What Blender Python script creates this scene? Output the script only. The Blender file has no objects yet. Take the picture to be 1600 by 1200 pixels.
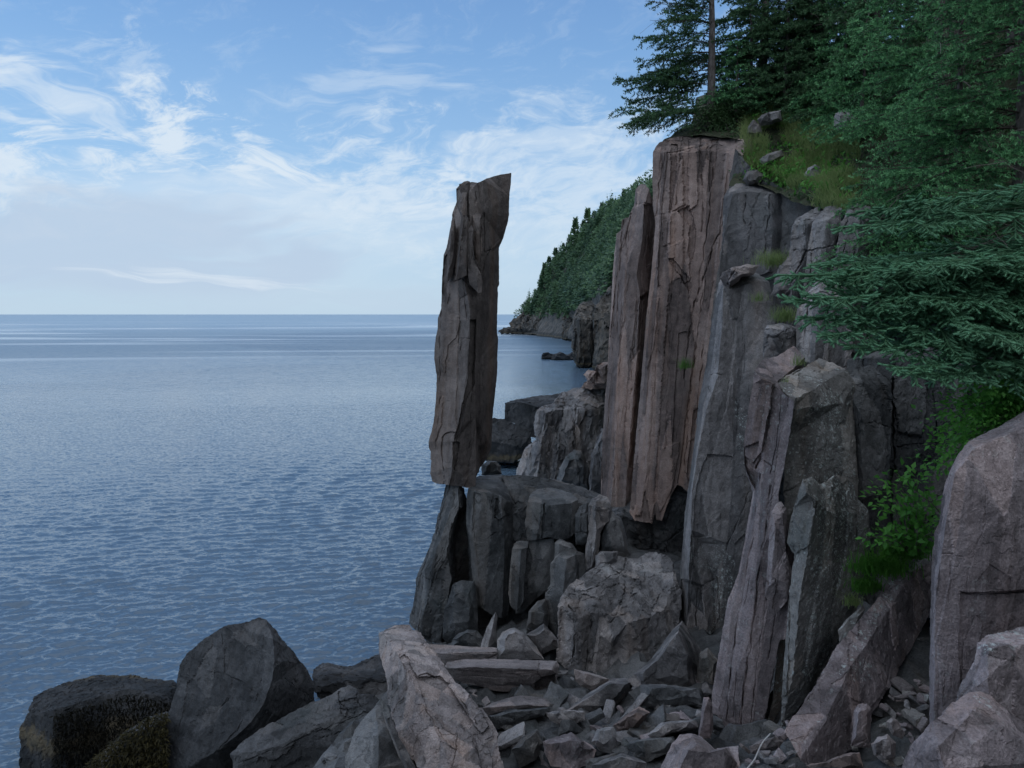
import time as _time
_T0 = _time.time()
import bpy, math, random
import numpy as np
from mathutils import Vector
from mathutils.geometry import delaunay_2d_cdt

random.seed(7)
RNG = np.random.default_rng(11)
sc = bpy.context.scene
COL = sc.collection

# ------------------------------------------------------------------ camera
F_PX = 1202.0                       # focal length in pixels of a 1600 px wide picture
CAM = np.array([0.0, 0.0, 11.0])    # eye height above the sea
PITCH = math.radians(5.18)
FW = np.array([0, math.cos(PITCH), -math.sin(PITCH)])
UP = np.array([0, math.sin(PITCH), math.cos(PITCH)])
cam = bpy.data.objects.new('camera', bpy.data.cameras.new('camera'))
COL.objects.link(cam)
cam.location = CAM
cam.rotation_euler = (math.pi / 2 - PITCH, 0, 0)
cam.data.sensor_width = 36
cam.data.lens = 36 * F_PX / 1600
cam.data.clip_start = 0.1
cam.data.clip_end = 60000
sc.camera = cam
sc.view_settings.view_transform = 'Standard'
sc.view_settings.look = 'None'
sc.view_settings.exposure = 0
sc.render.engine = 'CYCLES'
sc.cycles.max_bounces = 6


def at(px, py, Y):
    """World point seen at (px, py) whose world Y (distance out) is Y."""
    d = np.array([(px - 800) / F_PX, 0, 0]) + UP * ((600 - py) / F_PX) + FW
    return CAM + d * (Y / d[1])


def at_arr(a):
    a = np.asarray(a, float)
    d = np.zeros((len(a), 3))
    d[:, 0] = (a[:, 0] - 800) / F_PX
    d += np.outer((600 - a[:, 1]) / F_PX, UP) + FW
    return CAM + d * (a[:, 2] / d[:, 1])[:, None]


def proj(P):
    q = P - CAM
    z = q @ FW
    z = np.where(np.abs(z) < 1e-6, 1e-6, z)
    return np.stack([800 + F_PX * q[:, 0] / z, 600 - F_PX * (q @ UP) / z], 1)


# ------------------------------------------------------------------ noise
def _hash(ix, iy, iz, s):
    h = ix * np.uint32(374761393) + iy * np.uint32(668265263) + (iz * np.uint32(2246822519) + np.uint32((s * 3266489917) & 0xffffffff))
    h = (h ^ (h >> np.uint32(13))) * np.uint32(1274126177)
    h = (h ^ (h >> np.uint32(15))) * np.uint32(2654435761)
    return h ^ (h >> np.uint32(16))


def _h3(ix, iy, iz, s):
    h = _hash(ix, iy, iz, s)
    k = np.uint32(1023)
    return np.stack([h & k, (h >> np.uint32(10)) & k, (h >> np.uint32(20)) & k], 1).astype(np.float32) * np.float32(1 / 1023)


def vnoise3(p, seed=0):
    """three independent smooth noises, -1..1"""
    p = np.asarray(p, np.float64)
    i = np.floor(p)
    f = (p - i).astype(np.float32)
    f = f * f * (3 - 2 * f)
    i = i.astype(np.int64).astype(np.uint32)
    one = np.uint32(1)
    out = np.zeros((len(p), 3), np.float32)
    for dx in (0, 1):
        wx = f[:, 0] if dx else 1 - f[:, 0]
        for dy in (0, 1):
            wy = wx * (f[:, 1] if dy else 1 - f[:, 1])
            for dz in (0, 1):
                w = wy * (f[:, 2] if dz else 1 - f[:, 2])
                out += w[:, None] * _h3(i[:, 0] + one * dx, i[:, 1] + one * dy, i[:, 2] + one * dz, seed)
    return (out * 2 - 1).astype(np.float64)


def vnoise(p, seed=0):
    return vnoise3(p, seed)[:, 0]


def fbm3(p, octv=3, seed=0):
    o, a, t = 0, 1.0, 0
    for k in range(octv):
        o = o + a * vnoise3(p * (2.03 ** k) + 17.3 * k, seed + k)
        t += a
        a *= 0.5
    return o / t


def cells(p, seed=0):
    """three random numbers of the nearest scattered cell, per point, and the gap to the next cell"""
    p = np.asarray(p, np.float64)
    i = np.floor(p - .5)
    f = (p - i).astype(np.float32)
    i = i.astype(np.int64).astype(np.uint32)
    best = np.full(len(p), 1e9, np.float32)
    sec = best.copy()
    r = np.zeros((len(p), 3), np.float32)
    for dx in (0, 1):
        for dy in (0, 1):
            for dz in (0, 1):
                q = _h3(i[:, 0] + np.uint32(dx), i[:, 1] + np.uint32(dy), i[:, 2] + np.uint32(dz), seed)
                d = ((q * .7 + .15 + np.array([dx, dy, dz], np.float32) - f) ** 2).sum(1)
                m = d < best
                sec = np.where(m, best, np.minimum(sec, d))
                best = np.where(m, d, best)
                r = np.where(m[:, None], q, r)
    r = (r * 7.31) % 1.0
    return (r * 2 - 1).astype(np.float64), (np.sqrt(sec) - np.sqrt(best)).astype(np.float64)


# ------------------------------------------------------------------ meshes
def refine(V, A, T, lim, iters=7):
    """split every edge longer than lim(midpoints, attrs); V (n,3), A (n,k), T (m,3)"""
    for _ in range(iters):
        E = np.concatenate([T[:, [0, 1]], T[:, [1, 2]], T[:, [2, 0]]])
        E.sort(1)
        U, inv = np.unique(E, axis=0, return_inverse=True)
        inv = inv.reshape(-1)
        mid = (V[U[:, 0]] + V[U[:, 1]]) / 2
        ma = (A[U[:, 0]] + A[U[:, 1]]) / 2
        ln = np.linalg.norm(V[U[:, 0]] - V[U[:, 1]], axis=1)
        cut = ln > lim(mid, ma)
        if not cut.any() or len(T) > 160000:
            break
        idx = np.full(len(U), -1)
        idx[cut] = len(V) + np.arange(cut.sum())
        V = np.concatenate([V, mid[cut]])
        A = np.concatenate([A, ma[cut]])
        n = len(T)
        m = np.stack([idx[inv[:n]], idx[inv[n:2 * n]], idx[inv[2 * n:]]], 1)
        c = (m >= 0).sum(1)
        out = [T[c == 0]]
        t, q = T[c == 3], m[c == 3]
        out += [np.stack([t[:, 0], q[:, 0], q[:, 2]], 1), np.stack([q[:, 0], t[:, 1], q[:, 1]], 1),
                np.stack([q[:, 2], q[:, 1], t[:, 2]], 1), q]
        for k in range(3):
            s = (c == 1) & (m[:, k] >= 0)
            t, q = np.roll(T[s], -k, 1), m[s, k]
            out += [np.stack([t[:, 0], q, t[:, 2]], 1), np.stack([q, t[:, 1], t[:, 2]], 1)]
            s = (c == 2) & (m[:, k] < 0)      # edge k is whole
            t, q = np.roll(T[s], -k, 1), np.roll(m[s], -k, 1)
            out += [np.stack([t[:, 2], q[:, 2], q[:, 1]], 1), np.stack([t[:, 0], t[:, 1], q[:, 1]], 1),
                    np.stack([t[:, 0], q[:, 1], q[:, 2]], 1)]
        T = np.concatenate(out)
    return V, A, T


def smooth(V, T, k=1, w=0.5):
    E = np.concatenate([T[:, [0, 1]], T[:, [1, 2]], T[:, [2, 0]]])
    for _ in range(k):
        S = np.zeros_like(V)
        n = np.zeros(len(V))
        for a, b in ((0, 1), (1, 0)):
            np.add.at(S, E[:, a], V[E[:, b]])
            np.add.at(n, E[:, a], 1)
        V = V * (1 - w) + w * S / np.maximum(n, 1)[:, None]
    return V


def mesh_obj(name, V, F, mat, attrs=None, smooth_angle=None, parent=None):
    me = bpy.data.meshes.new(name)
    V = np.asarray(V, np.float32)
    F = np.asarray(F, np.int32)
    me.vertices.add(len(V))
    me.vertices.foreach_set('co', V.ravel())
    k = F.shape[1]
    me.loops.add(F.size)
    me.loops.foreach_set('vertex_index', F.ravel())
    me.polygons.add(len(F))
    me.polygons.foreach_set('loop_start', np.arange(0, F.size, k, dtype=np.int32))
    me.polygons.foreach_set('loop_total', np.full(len(F), k, np.int32))
    me.update(calc_edges=True)
    me.validate()
    for an, (ty, data) in (attrs or {}).items():
        at_ = me.attributes.new(an, ty, 'POINT')
        at_.data.foreach_set('vector' if ty == 'FLOAT_VECTOR' else 'value', np.asarray(data, np.float32).ravel())
    if smooth_angle is not None:
        me.polygons.foreach_set('use_smooth', np.ones(len(F), bool))
        if smooth_angle < 3:
            me.set_sharp_from_angle(angle=smooth_angle)
    me.materials.append(mat)
    o = bpy.data.objects.new(name, me)
    COL.objects.link(o)
    if parent is not None:
        o.parent = parent
        o.matrix_parent_inverse = parent.matrix_world.inverted()
    return o


def tag(o, label=None, cat=None, group=None, kind=None):
    for k, v in (('label', label), ('category', cat), ('group', group), ('kind', kind)):
        if v:
            o[k] = v
    return o


def empty(name, loc, label, cat, group=None):
    o = bpy.data.objects.new(name, None)
    o.empty_display_size = 0.3
    COL.objects.link(o)
    o.location = loc
    bpy.context.view_layer.update()
    return tag(o, label, cat, group)


def recenter(o, base):
    """put the object's origin at its base"""
    n = len(o.data.vertices)
    c = np.zeros(n * 3, np.float32)
    o.data.vertices.foreach_get('co', c)
    c = c.reshape(-1, 3) - np.asarray(base, np.float32)
    o.data.vertices.foreach_set('co', c.ravel())
    o.data.update()
    o.location = base


def seg_dist(P, line):
    line = np.asarray(line, float)
    best = np.full(len(P), 1e9)
    for a, b in zip(line[:-1], line[1:]):
        ab = b - a
        t = np.clip(((P - a) @ ab) / max(ab @ ab, 1e-9), 0, 1)
        best = np.minimum(best, np.linalg.norm(P - (a + t[:, None] * ab), axis=1))
    return best


def inside(P, poly):
    poly = np.asarray(poly, float)
    x, y = P[:, 0], P[:, 1]
    r = np.zeros(len(P), bool)
    j = len(poly) - 1
    for i in range(len(poly)):
        xi, yi = poly[i]
        xj, yj = poly[j]
        if yi != yj:
            r ^= ((yi > y) != (yj > y)) & (x < (xj - xi) * (y - yi) / (yj - yi) + xi)
        j = i
    return r


_seed = [100]


def rock_mesh(outline, ridges=(), Y=20, back=1.5, plates=(), cracks=(), axis=None, amp=0.03, step=0.05,
              cell=(0.45, 2.6), fine=1.0, bulge=None, round_=0, shrink=0.25, seed=None, lich=(), tints=()):
    """A closed rock: the traced outline and ridge lines give its front, the rest is carried back behind it.
    Points are (px, py[, dY])."""
    if seed is None:
        _seed[0] += 7
        seed = _seed[0]
    rnd = random.Random(seed)
    P3 = lambda p: (p[0], p[1], Y + (p[2] if len(p) > 2 else 0))
    pts = [P3(p) for p in outline]
    n = len(pts)
    edges = [(i, (i + 1) % n) for i in range(n)]
    key = {(round(p[0], 1), round(p[1], 1)): i for i, p in enumerate(pts)}

    def add(p):
        k = (round(p[0], 1), round(p[1], 1))
        if k not in key:
            key[k] = len(pts)
            pts.append(p)
        return key[k]
    rid = list(ridges)
    if bulge is not None:
        cx = sum(p[0] for p in outline) / n
        cy = sum(p[1] for p in outline) / n
        ring = []
        for p in outline[::max(1, n // 6)]:
            s = rnd.uniform(0.45, 0.7)
            ring.append((cx + (p[0] - cx) * s, cy + (p[1] - cy) * s - 2, -bulge * rnd.uniform(0.6, 1.2)))
        rid.append(ring + [ring[0]])
    for r in rid:
        ids = [add(P3(p)) for p in r]
        edges += [(a, b) for a, b in zip(ids[:-1], ids[1:]) if a != b]
    v2 = [Vector((p[0], -p[1])) for p in pts]
    vo, eo, fo, ov, oe, of = delaunay_2d_cdt(v2, edges, [list(range(n))], 1, 0.01)
    A0 = np.array(pts)
    px = []
    for k, v in enumerate(vo):
        src = ov[k]
        if src:
            px.append(pts[src[0]])
        else:                                   # crossing of two edges: depth by inverse distance
            d = np.hypot(A0[:, 0] - v.x, A0[:, 1] + v.y) + 1e-3
            w = d ** -3
            px.append((v.x, -v.y, float((w * A0[:, 2]).sum() / w.sum())))
    T = []
    for f in fo:
        f = list(f)
        for i in range(1, len(f) - 1):
            T.append((f[0], f[i], f[i + 1]))
    T = np.array(T)
    V = at_arr(px)
    cam_up = np.cross(V[T[:, 1]] - V[T[:, 0]], V[T[:, 2]] - V[T[:, 0]])
    flip = (cam_up * (V[T[:, 0]] - CAM)).sum(1) > 0
    T[flip] = T[flip][:, ::-1]
    # close it behind
    cnt = {}
    for a, b, c in T:
        for e in ((a, b), (b, c), (c, a)):
            cnt[e] = 1
    bd = [e for e in cnt if (e[1], e[0]) not in cnt]
    bv = sorted({i for e in bd for i in e})
    Vb = V[bv]
    sh = CAM + (Vb - CAM) * (1 + back / Y)
    sh[:, 1] = np.maximum(sh[:, 1], Vb[:, 1] + 0.3 * back)
    cen = sh.mean(0)
    sh = sh + (cen - sh) * shrink
    m0 = len(V)
    mp = {v: m0 + i for i, v in enumerate(bv)}
    V = np.concatenate([V, sh, [cen + np.array([0, 0.15 * back, 0])]])
    ci = len(V) - 1
    TT = list(map(tuple, T))
    for a, b in bd:
        TT += [(b, a, mp[a]), (b, mp[a], mp[b]), (mp[b], mp[a], ci)]
    T = np.array(TT)
    A = np.zeros((len(V), 1))
    A[:m0] = 1
    pxs = Y / F_PX
    lines = [(np.array(list(pl) + [pl[0]], float), 1.5) for pl, _ in list(plates) + list(tints)] + [(np.array(c[0], float), c[1]) for c in cracks]

    def lim(mid, ma):
        L = np.where(ma[:, 0] > 0.97, 5.0 * fine * pxs, np.where(ma[:, 0] > 0.6, 10 * pxs, 60 * pxs))
        if lines:
            q = proj(mid)
            fr = ma[:, 0] > 0.97
            for ln, w in lines:
                lo, hi = ln.min(0) - 25, ln.max(0) + 25
                c = fr & (q > lo).all(1) & (q < hi).all(1)
                if c.any():
                    d = seg_dist(q[c], ln)
                    L[c] = np.minimum(L[c], np.maximum(2.0, 1.4 + 0.8 * np.maximum(d - w, 0)) * pxs)
        return L
    V, A, T = refine(V, A, T, lim, 9)
    if round_:
        V = smooth(V, T, round_, 0.45)
    # axis frame for the grain
    if axis is None:
        ax = np.array([0, 0, 1.0])
    else:
        ax = at(axis[2], axis[3], Y + (axis[5] if len(axis) > 5 else 0)) - at(axis[0], axis[1], Y + (axis[4] if len(axis) > 4 else 0))
        ax /= np.linalg.norm(ax)
    s1 = np.cross(ax, [0.3, 1, 0.1]); s1 /= np.linalg.norm(s1)
    s2 = np.cross(ax, s1)
    off = np.array([rnd.uniform(-50, 50) for _ in range(3)])
    K = np.stack([V @ s1, V @ s2, V @ ax], 1) + off
    front = np.clip((A[:, 0] - 0.3) / 0.7, 0, 1)
    q = proj(V)
    view = V - CAM
    view /= np.linalg.norm(view, axis=1)[:, None]
    # stepped, column-wise fracture: flat faces with straight joints
    zf = .22 if cell[1] > 3 * cell[0] else .6          # columns are fluted lengthwise
    nz = vnoise3(K * np.array([1.1, 1.1, 1.1 * zf]), seed + 40)
    tint = np.zeros(len(V))
    if step:
        sc_ = np.array([cell[0], cell[0], cell[1]])
        cc, edge = cells((K + nz * np.array([.05, .05, .5]) * cell[0]) / sc_, seed)
        tint = cc[:, 2]
        D = (np.outer(cc[:, 0], s1) * .35 + np.outer(cc[:, 1], s2)) * step
        chip = vnoise(K * np.array([2.5, 2.5, .9]), seed + 44) > -.15
        groove = (np.clip(1 - edge / 0.06, 0, 1) * chip)[:, None] * step * 0.4
        V = V + D * 0.9 + view * groove * front[:, None]
        cc2, edge2 = cells((K + nz * .03) / (sc_ * np.array([.38, .38, .45])), seed + 5)
        V = V + np.outer(cc2[:, 2], view.mean(0)) * step * 0.30
    # general roughness
    V = V + nz * amp * .7
    V = V + vnoise3(K * np.array([3.4, 3.4, 3.4 * zf * .8]), seed + 1) * amp * .34
    V = V + vnoise3(K * np.array([9.5, 9.5, 9.5 * zf]), seed + 2) * amp * .30
    c3, _ = cells((K + nz * .1) / max(.10, 7 * pxs), seed + 9)
    V = V + c3 * amp * .45
    wob = vnoise3(K * 5, seed + 8)
    lc = np.zeros(len(V))
    for pl in lich:
        lc = np.maximum(lc, inside(q + 9 * wob[:, :2], pl) * (A[:, 0] > .9))
    tint = tint.copy()
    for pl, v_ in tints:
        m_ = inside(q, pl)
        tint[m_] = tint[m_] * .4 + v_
    for pl, o_ in plates:
        w = inside(q + 1.2 * wob[:, :2] / max(pxs / 0.018, 1), pl) * (A[:, 0] > 0.97)
        V = V - view * (w * o_)[:, None]
    for c in cracks:
        d = seg_dist(q + 2.0 * wob[:, 1:], c[0])
        w = np.clip(1 - d / (c[1] * .8), 0, 1) * (A[:, 0] > 0.9)
        V = V + view * (w * c[2] * .85 * np.clip(.55 + .9 * wob[:, 0], .15, 1.2))[:, None]
    return V, T, K, tint, lc


THINGS = []


def rock(name, label, cat, mat, outline, parent=None, group=None, **kw):
    V, T, K, tint, lc = rock_mesh(outline, **kw)
    o = mesh_obj(name, V, T, mat, {'rk': ('FLOAT_VECTOR', K), 'tint': ('FLOAT', tint), 'lich': ('FLOAT', lc)}, smooth_angle=math.radians(26))
    b = V.mean(0).copy()
    b[2] = V[:, 2].min()
    if parent is None:
        recenter(o, b)
        tag(o, label, cat, group)
    else:
        o.parent = parent
        pl = np.array(parent.location)
        recenter(o, pl)
        o.location = (0, 0, 0)
        if label:
            o['label'] = label
    return o
# ------------------------------------------------------------------ materials
class N:
    """small helper for node trees"""
    def __init__(s, tree):
        s.t = tree

    def n(s, ty, **kw):
        x = s.t.nodes.new(ty)
        for k, v in kw.items():
            setattr(x, k, v)
        return x

    def link(s, a, b):
        s.t.links.new(a, b)

    def put(s, sock, v):
        if isinstance(v, (int, float)):
            sock.default_value = v
        elif isinstance(v, (tuple, list)):
            sock.default_value = tuple(v) if len(v) == len(sock.default_value) else tuple(v) + (1,)
        else:
            s.link(v, sock)

    def math(s, op, a, b=0.0, clamp=False):
        x = s.n('ShaderNodeMath', operation=op, use_clamp=clamp)
        s.put(x.inputs[0], a)
        s.put(x.inputs[1], b)
        return x.outputs[0]

    def vmul(s, v, k):
        x = s.n('ShaderNodeVectorMath', operation='MULTIPLY')
        s.put(x.inputs[0], v)
        s.put(x.inputs[1], k)
        return x.outputs[0]

    def vadd(s, v, k):
        x = s.n('ShaderNodeVectorMath', operation='ADD')
        s.put(x.inputs[0], v)
        s.put(x.inputs[1], k)
        return x.outputs[0]

    def noise(s, v, scale, detail=4, rough=0.55, dist=0.0, out=0):
        x = s.n('ShaderNodeTexNoise')
        s.put(x.inputs['Vector'], v)
        x.inputs['Scale'].default_value = scale
        x.inputs['Detail'].default_value = detail
        x.inputs['Roughness'].default_value = rough
        x.inputs['Distortion'].default_value = dist
        return x.outputs[out]

    def vor(s, v, scale, feat='F1', rnd=1.0, out='Distance'):
        x = s.n('ShaderNodeTexVoronoi', feature=feat)
        s.put(x.inputs['Vector'], v)
        x.inputs['Scale'].default_value = scale
        x.inputs['Randomness'].default_value = rnd
        return x.outputs[out]

    def ss(s, v, lo, hi, o0=0.0, o1=1.0):
        x = s.n('ShaderNodeMapRange', interpolation_type='SMOOTHSTEP')
        s.put(x.inputs['Value'], v)
        for k, q in (('From Min', lo), ('From Max', hi), ('To Min', o0), ('To Max', o1)):
            s.put(x.inputs[k], q)
        return x.outputs[0]

    def mix(s, f, a, b, ty='MIX'):
        x = s.n('ShaderNodeMix', data_type='RGBA', blend_type=ty)
        s.put(x.inputs[0], f)
        s.put(x.inputs[6], a)
        s.put(x.inputs[7], b)
        return x.outputs[2]

    def ramp(s, f, stops):
        x = s.n('ShaderNodeValToRGB')
        s.put(x.inputs[0], f)
        e = x.color_ramp.elements
        while len(e) < len(stops):
            e.new(0.5)
        for q, (p, c) in zip(e, stops):
            q.position = p
            q.color = tuple(c) + (1,)
        return x.outputs[0]


def new_mat(name):
    m = bpy.data.materials.new(name)
    m.use_nodes = True
    nt = m.node_tree
    nt.nodes.clear()
    b = N(nt)
    out = b.n('ShaderNodeOutputMaterial')
    p = b.n('ShaderNodeBsdfPrincipled')
    b.link(p.outputs[0], out.inputs[0])
    return m, b, p


def rock_mat(name, dark, mid, light, lichen=0.0, rust=0.3, streak=0.5, bump=1.0, wet=0.0, crack=1.0, gain=1.0):
    m, b, p = new_mat(name)
    a = b.n('ShaderNodeAttribute', attribute_name='rk')
    v = a.outputs['Vector']
    geo = b.n('ShaderNodeNewGeometry')
    obi = b.n('ShaderNodeObjectInfo')
    pos = geo.outputs['Position']
    sep = b.n('ShaderNodeSeparateXYZ')
    b.link(pos, sep.inputs[0])
    z = sep.outputs[2]
    big = b.noise(v, 0.45, 3, 0.6, 0.5)
    st_v = b.vmul(v, (1, 1, 0.09))
    strk = b.noise(st_v, 3.6, 5, 0.7, 0.2)
    grain = b.noise(v, 34.0, 2, 0.7)
    mn = b.n('ShaderNodeTexNoise')
    b.link(v, mn.inputs['Vector'])
    mn.inputs['Scale'].default_value = 4.5
    mn.inputs['Detail'].default_value = 5
    mn.inputs['Roughness'].default_value = 0.7
    med, med3 = mn.outputs[0], mn.outputs[1]
    f = b.math('ADD', b.math('MULTIPLY', big, 0.75), b.math('MULTIPLY', strk, 0.42 * streak))
    f = b.math('ADD', f, b.math('MULTIPLY', med, 0.45))
    f = b.math('MULTIPLY', f, 1.0 / (1.2 + 0.42 * streak))
    c = b.ramp(f, [(0.40, dark), (0.5, mid), (0.61, light)])
    # rusty and greenish stains
    rm = b.ss(b.noise(st_v, 1.1, 3, 0.6, 0.6), 0.52, 0.72, 0, rust)
    c = b.mix(rm, c, (mid[0] * 1.45, mid[1] * 1.08, mid[2] * 0.78))
    gm = b.ss(b.noise(b.vadd(v, (31, 7, 3)), 0.8, 3, 0.6), 0.56, 0.74, 0, 0.45)
    c = b.mix(gm, c, (mid[0] * 0.72, mid[1] * 0.86, mid[2] * 0.86))
    # every joint column weathers its own way
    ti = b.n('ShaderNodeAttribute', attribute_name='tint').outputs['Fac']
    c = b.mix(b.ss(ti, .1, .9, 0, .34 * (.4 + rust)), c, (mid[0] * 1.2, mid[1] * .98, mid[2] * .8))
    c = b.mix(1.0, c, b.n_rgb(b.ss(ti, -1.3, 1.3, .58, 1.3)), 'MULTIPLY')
    # grain
    g = b.ss(grain, 0.25, 0.75, 0.76, 1.20)
    c = b.mix(1.0, c, b.n_rgb(g), 'MULTIPLY')
    ov = b.math('ADD', b.math('MULTIPLY', obi.outputs['Random'], 0.36), 1.1 * gain)
    c = b.mix(1.0, c, b.n_rgb(ov), 'MULTIPLY')
    # pale flecks all over, lichen rosettes where asked
    fl = b.vor(v, 17.0)
    fm = b.math('MULTIPLY', b.ss(fl, 0.10, 0.16, 1, 0), b.ss(big, 0.5, 0.6, 0, 0.7))
    c = b.mix(b.math('MULTIPLY', fm, 0.35 + 0.5 * min(lichen, 1)), c, (0.42, 0.43, 0.40))
    if lichen > 0:
        wv = b.vadd(v, b.vmul(med3, (0.25, 0.25, 0.25)))
        l1 = b.ss(b.vor(wv, 5.0), 0.14, 0.24, 1, 0)
        l2 = b.ss(b.vor(wv, 11.0), 0.18, 0.30, 1, 0)
        lm = b.math('MAXIMUM', l1, l2)
        la = b.n('ShaderNodeAttribute', attribute_name='lich').outputs['Fac']
        lm = b.math('MAXIMUM', lm, b.math('MULTIPLY', b.ss(b.vor(wv, 26.0), .22, .38, 1, 0), la))
        msk = b.ss(b.noise(b.vadd(v, (5, 5, 5)), 0.9, 3, 0.6), 0.44, 0.56, 0, max(0, 1.0 if lichen >= 1 else lichen - .1))
        msk = b.math('MAXIMUM', msk, b.math('MULTIPLY', la, b.ss(med, .38, .52, .25, 1)))
        lm = b.math('MULTIPLY', lm, msk)
        lm = b.math('MULTIPLY', lm, b.ss(grain, 0.35, 0.6, 0.25, 1))
        c = b.mix(b.math('MULTIPLY', lm, 0.9), c, (0.50, 0.55, 0.53))
    # tide zone: black wet band, then paler barnacle band
    zz = b.math('ADD', z, b.math('MULTIPLY', b.math('SUBTRACT', med, 0.5), 0.9))
    if wet:
        c = b.mix(b.ss(zz, 1.6, 2.6, 0.55, 0), c, (dark[0] * 0.45, dark[1] * 0.5, dark[2] * 0.5))
        c = b.mix(b.math('MULTIPLY', b.ss(zz, 0.5, 0.9), b.ss(zz, .85, 1.12, .8, 0)), c, (0.13, 0.105, 0.066))
    c = b.mix(b.ss(z, 0.12, 0.4, 0.8, 0), c, (0.02, 0.022, 0.02))
    b.link(c, p.inputs['Base Color'])
    p.inputs['Roughness'].default_value = 0.86
    p.inputs['Specular IOR Level'].default_value = 0.22
    # relief: fine cracks, grain along the column, pits
    ck = b.ss(b.vor(b.vmul(b.vadd(v, b.vmul(med3, (.5, .5, .8))), (1, 1, 0.3)), 1.1, 'DISTANCE_TO_EDGE'), 0.0, 0.014)
    ckh = b.math('MULTIPLY', b.math('SUBTRACT', ck, 1), b.math('MULTIPLY', b.ss(big, 0.42, 0.6), 0.03 * crack))
    h = b.math('ADD', b.math('MULTIPLY', med, 0.06), b.math('MULTIPLY', grain, 0.016))
    h = b.math('ADD', h, b.math('MULTIPLY', strk, 0.07 * streak))
    h = b.math('ADD', h, ckh)
    bp = b.n('ShaderNodeBump')
    bp.inputs['Strength'].default_value = 0.75 * bump
    bp.inputs['Distance'].default_value = 1.0
    b.link(h, bp.inputs['Height'])
    b.link(bp.outputs[0], p.inputs['Normal'])
    return m


def _n_rgb(s, v):
    x = s.n('ShaderNodeCombineColor')
    for i in range(3):
        s.put(x.inputs[i], v)
    return x.outputs[0]


N.n_rgb = _n_rgb

M = {}
M['brown'] = rock_mat('brown_columnar_rock', (0.115, 0.092, 0.086), (0.235, 0.183, 0.166), (0.34, 0.272, 0.247), rust=0.4, streak=0.9, bump=.7)
M['pillar'] = rock_mat('pillar_rock', (0.055, 0.047, 0.044), (0.108, 0.092, 0.085), (0.17, 0.147, 0.136), rust=0.5, streak=0.8, bump=.7)
M['grey'] = rock_mat('grey_rock', (0.09, 0.087, 0.088), (0.175, 0.167, 0.167), (0.27, 0.257, 0.257), lichen=0.1, rust=0.25, streak=0.5)
M['mauve'] = rock_mat('mauve_grey_rock', (0.105, 0.09, 0.092), (0.21, 0.176, 0.178), (0.31, 0.268, 0.27), lichen=0.35, rust=0.3, streak=0.9)
M['lichen'] = rock_mat('lichen_rock', (0.10, 0.096, 0.09), (0.19, 0.18, 0.17), (0.28, 0.268, 0.252), lichen=1.0, rust=0.3, streak=0.35)
M['slab'] = rock_mat('pale_slab_rock', (0.11, 0.098, 0.097), (0.205, 0.18, 0.176), (0.30, 0.262, 0.255), lichen=0.25, rust=0.35, streak=0.7)
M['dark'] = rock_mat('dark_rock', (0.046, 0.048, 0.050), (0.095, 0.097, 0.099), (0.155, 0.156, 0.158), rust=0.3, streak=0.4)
M['shore'] = rock_mat('shore_rock', (0.030, 0.031, 0.033), (0.060, 0.061, 0.064), (0.10, 0.10, 0.104), rust=0.1, streak=0.3)
M['tide'] = rock_mat('tide_rock', (0.030, 0.031, 0.033), (0.060, 0.061, 0.064), (0.10, 0.10, 0.104), rust=0.1, streak=0.3, wet=1.0)
M['far'] = rock_mat('far_cliff_rock', (0.042, 0.043, 0.042), (0.09, 0.085, 0.078), (0.155, 0.138, 0.12), rust=0.5, streak=0.4, wet=0.6)


def leaf_mat(name, c1, c2, trans=0.25, rough=0.55, tip=None, ns=1.6):
    m, b, p = new_mat(name)
    geo = b.n('ShaderNodeNewGeometry')
    at_ = b.n('ShaderNodeAttribute', attribute_name='tip')
    nz = b.noise(geo.outputs['Position'], ns, 4, 0.6)
    isl = geo.outputs['Random Per Island']
    f = b.math('ADD', b.math('MULTIPLY', b.ss(nz, 0.3, 0.7), 0.55), b.math('MULTIPLY', isl, 0.45))
    c = b.mix(f, c1, c2)
    if tip:
        c = b.mix(b.math('MULTIPLY', at_.outputs['Fac'], 0.85), c, tip)
    b.link(c, p.inputs['Base Color'])
    p.inputs['Roughness'].default_value = rough
    p.inputs['Specular IOR Level'].default_value = 0.3
    if trans:
        out = [x for x in m.node_tree.nodes if x.type == 'OUTPUT_MATERIAL'][0]
        tr = b.n('ShaderNodeBsdfTranslucent')
        b.link(c, tr.inputs[0])
        mx = b.n('ShaderNodeMixShader')
        mx.inputs[0].default_value = trans
        b.link(p.outputs[0], mx.inputs[1])
        b.link(tr.outputs[0], mx.inputs[2])
        b.link(mx.outputs[0], out.inputs[0])
    return m


M['needle_near'] = leaf_mat('near_spruce_needles', (0.03, 0.095, 0.048), (0.10, 0.22, 0.10), 0.25, tip=(0.21, 0.46, 0.26), ns=4.5)
M['needle_mid'] = leaf_mat('spruce_needles', (0.028, 0.10, 0.048), (0.085, 0.235, 0.10), 0.25, tip=(0.24, 0.54, 0.22))
M['needle_dark'] = leaf_mat('dark_spruce_needles', (0.034, 0.082, 0.042), (0.075, 0.155, 0.07), 0.25, tip=(0.12, 0.23, 0.10))
M['needle_far'] = leaf_mat('far_forest_leaves', (0.035, 0.085, 0.06), (0.16, 0.27, 0.12), 0.25, ns=.07)
M['grass'] = leaf_mat('grass_blades', (0.17, 0.27, 0.085), (0.42, 0.48, 0.22), 0.5)
M['grass_dark'] = leaf_mat('dark_green_grass_blades', (0.05, 0.17, 0.025), (0.15, 0.36, 0.06), 0.45)  # grass of a deeper green of its own
M['leaf'] = leaf_mat('shrub_leaves', (0.06, 0.21, 0.035), (0.17, 0.44, 0.08), 0.45)
M['leaf_dark'] = leaf_mat('ledge_shrub_leaves', (0.03, 0.07, 0.026), (0.075, 0.14, 0.05), 0.3)
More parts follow.
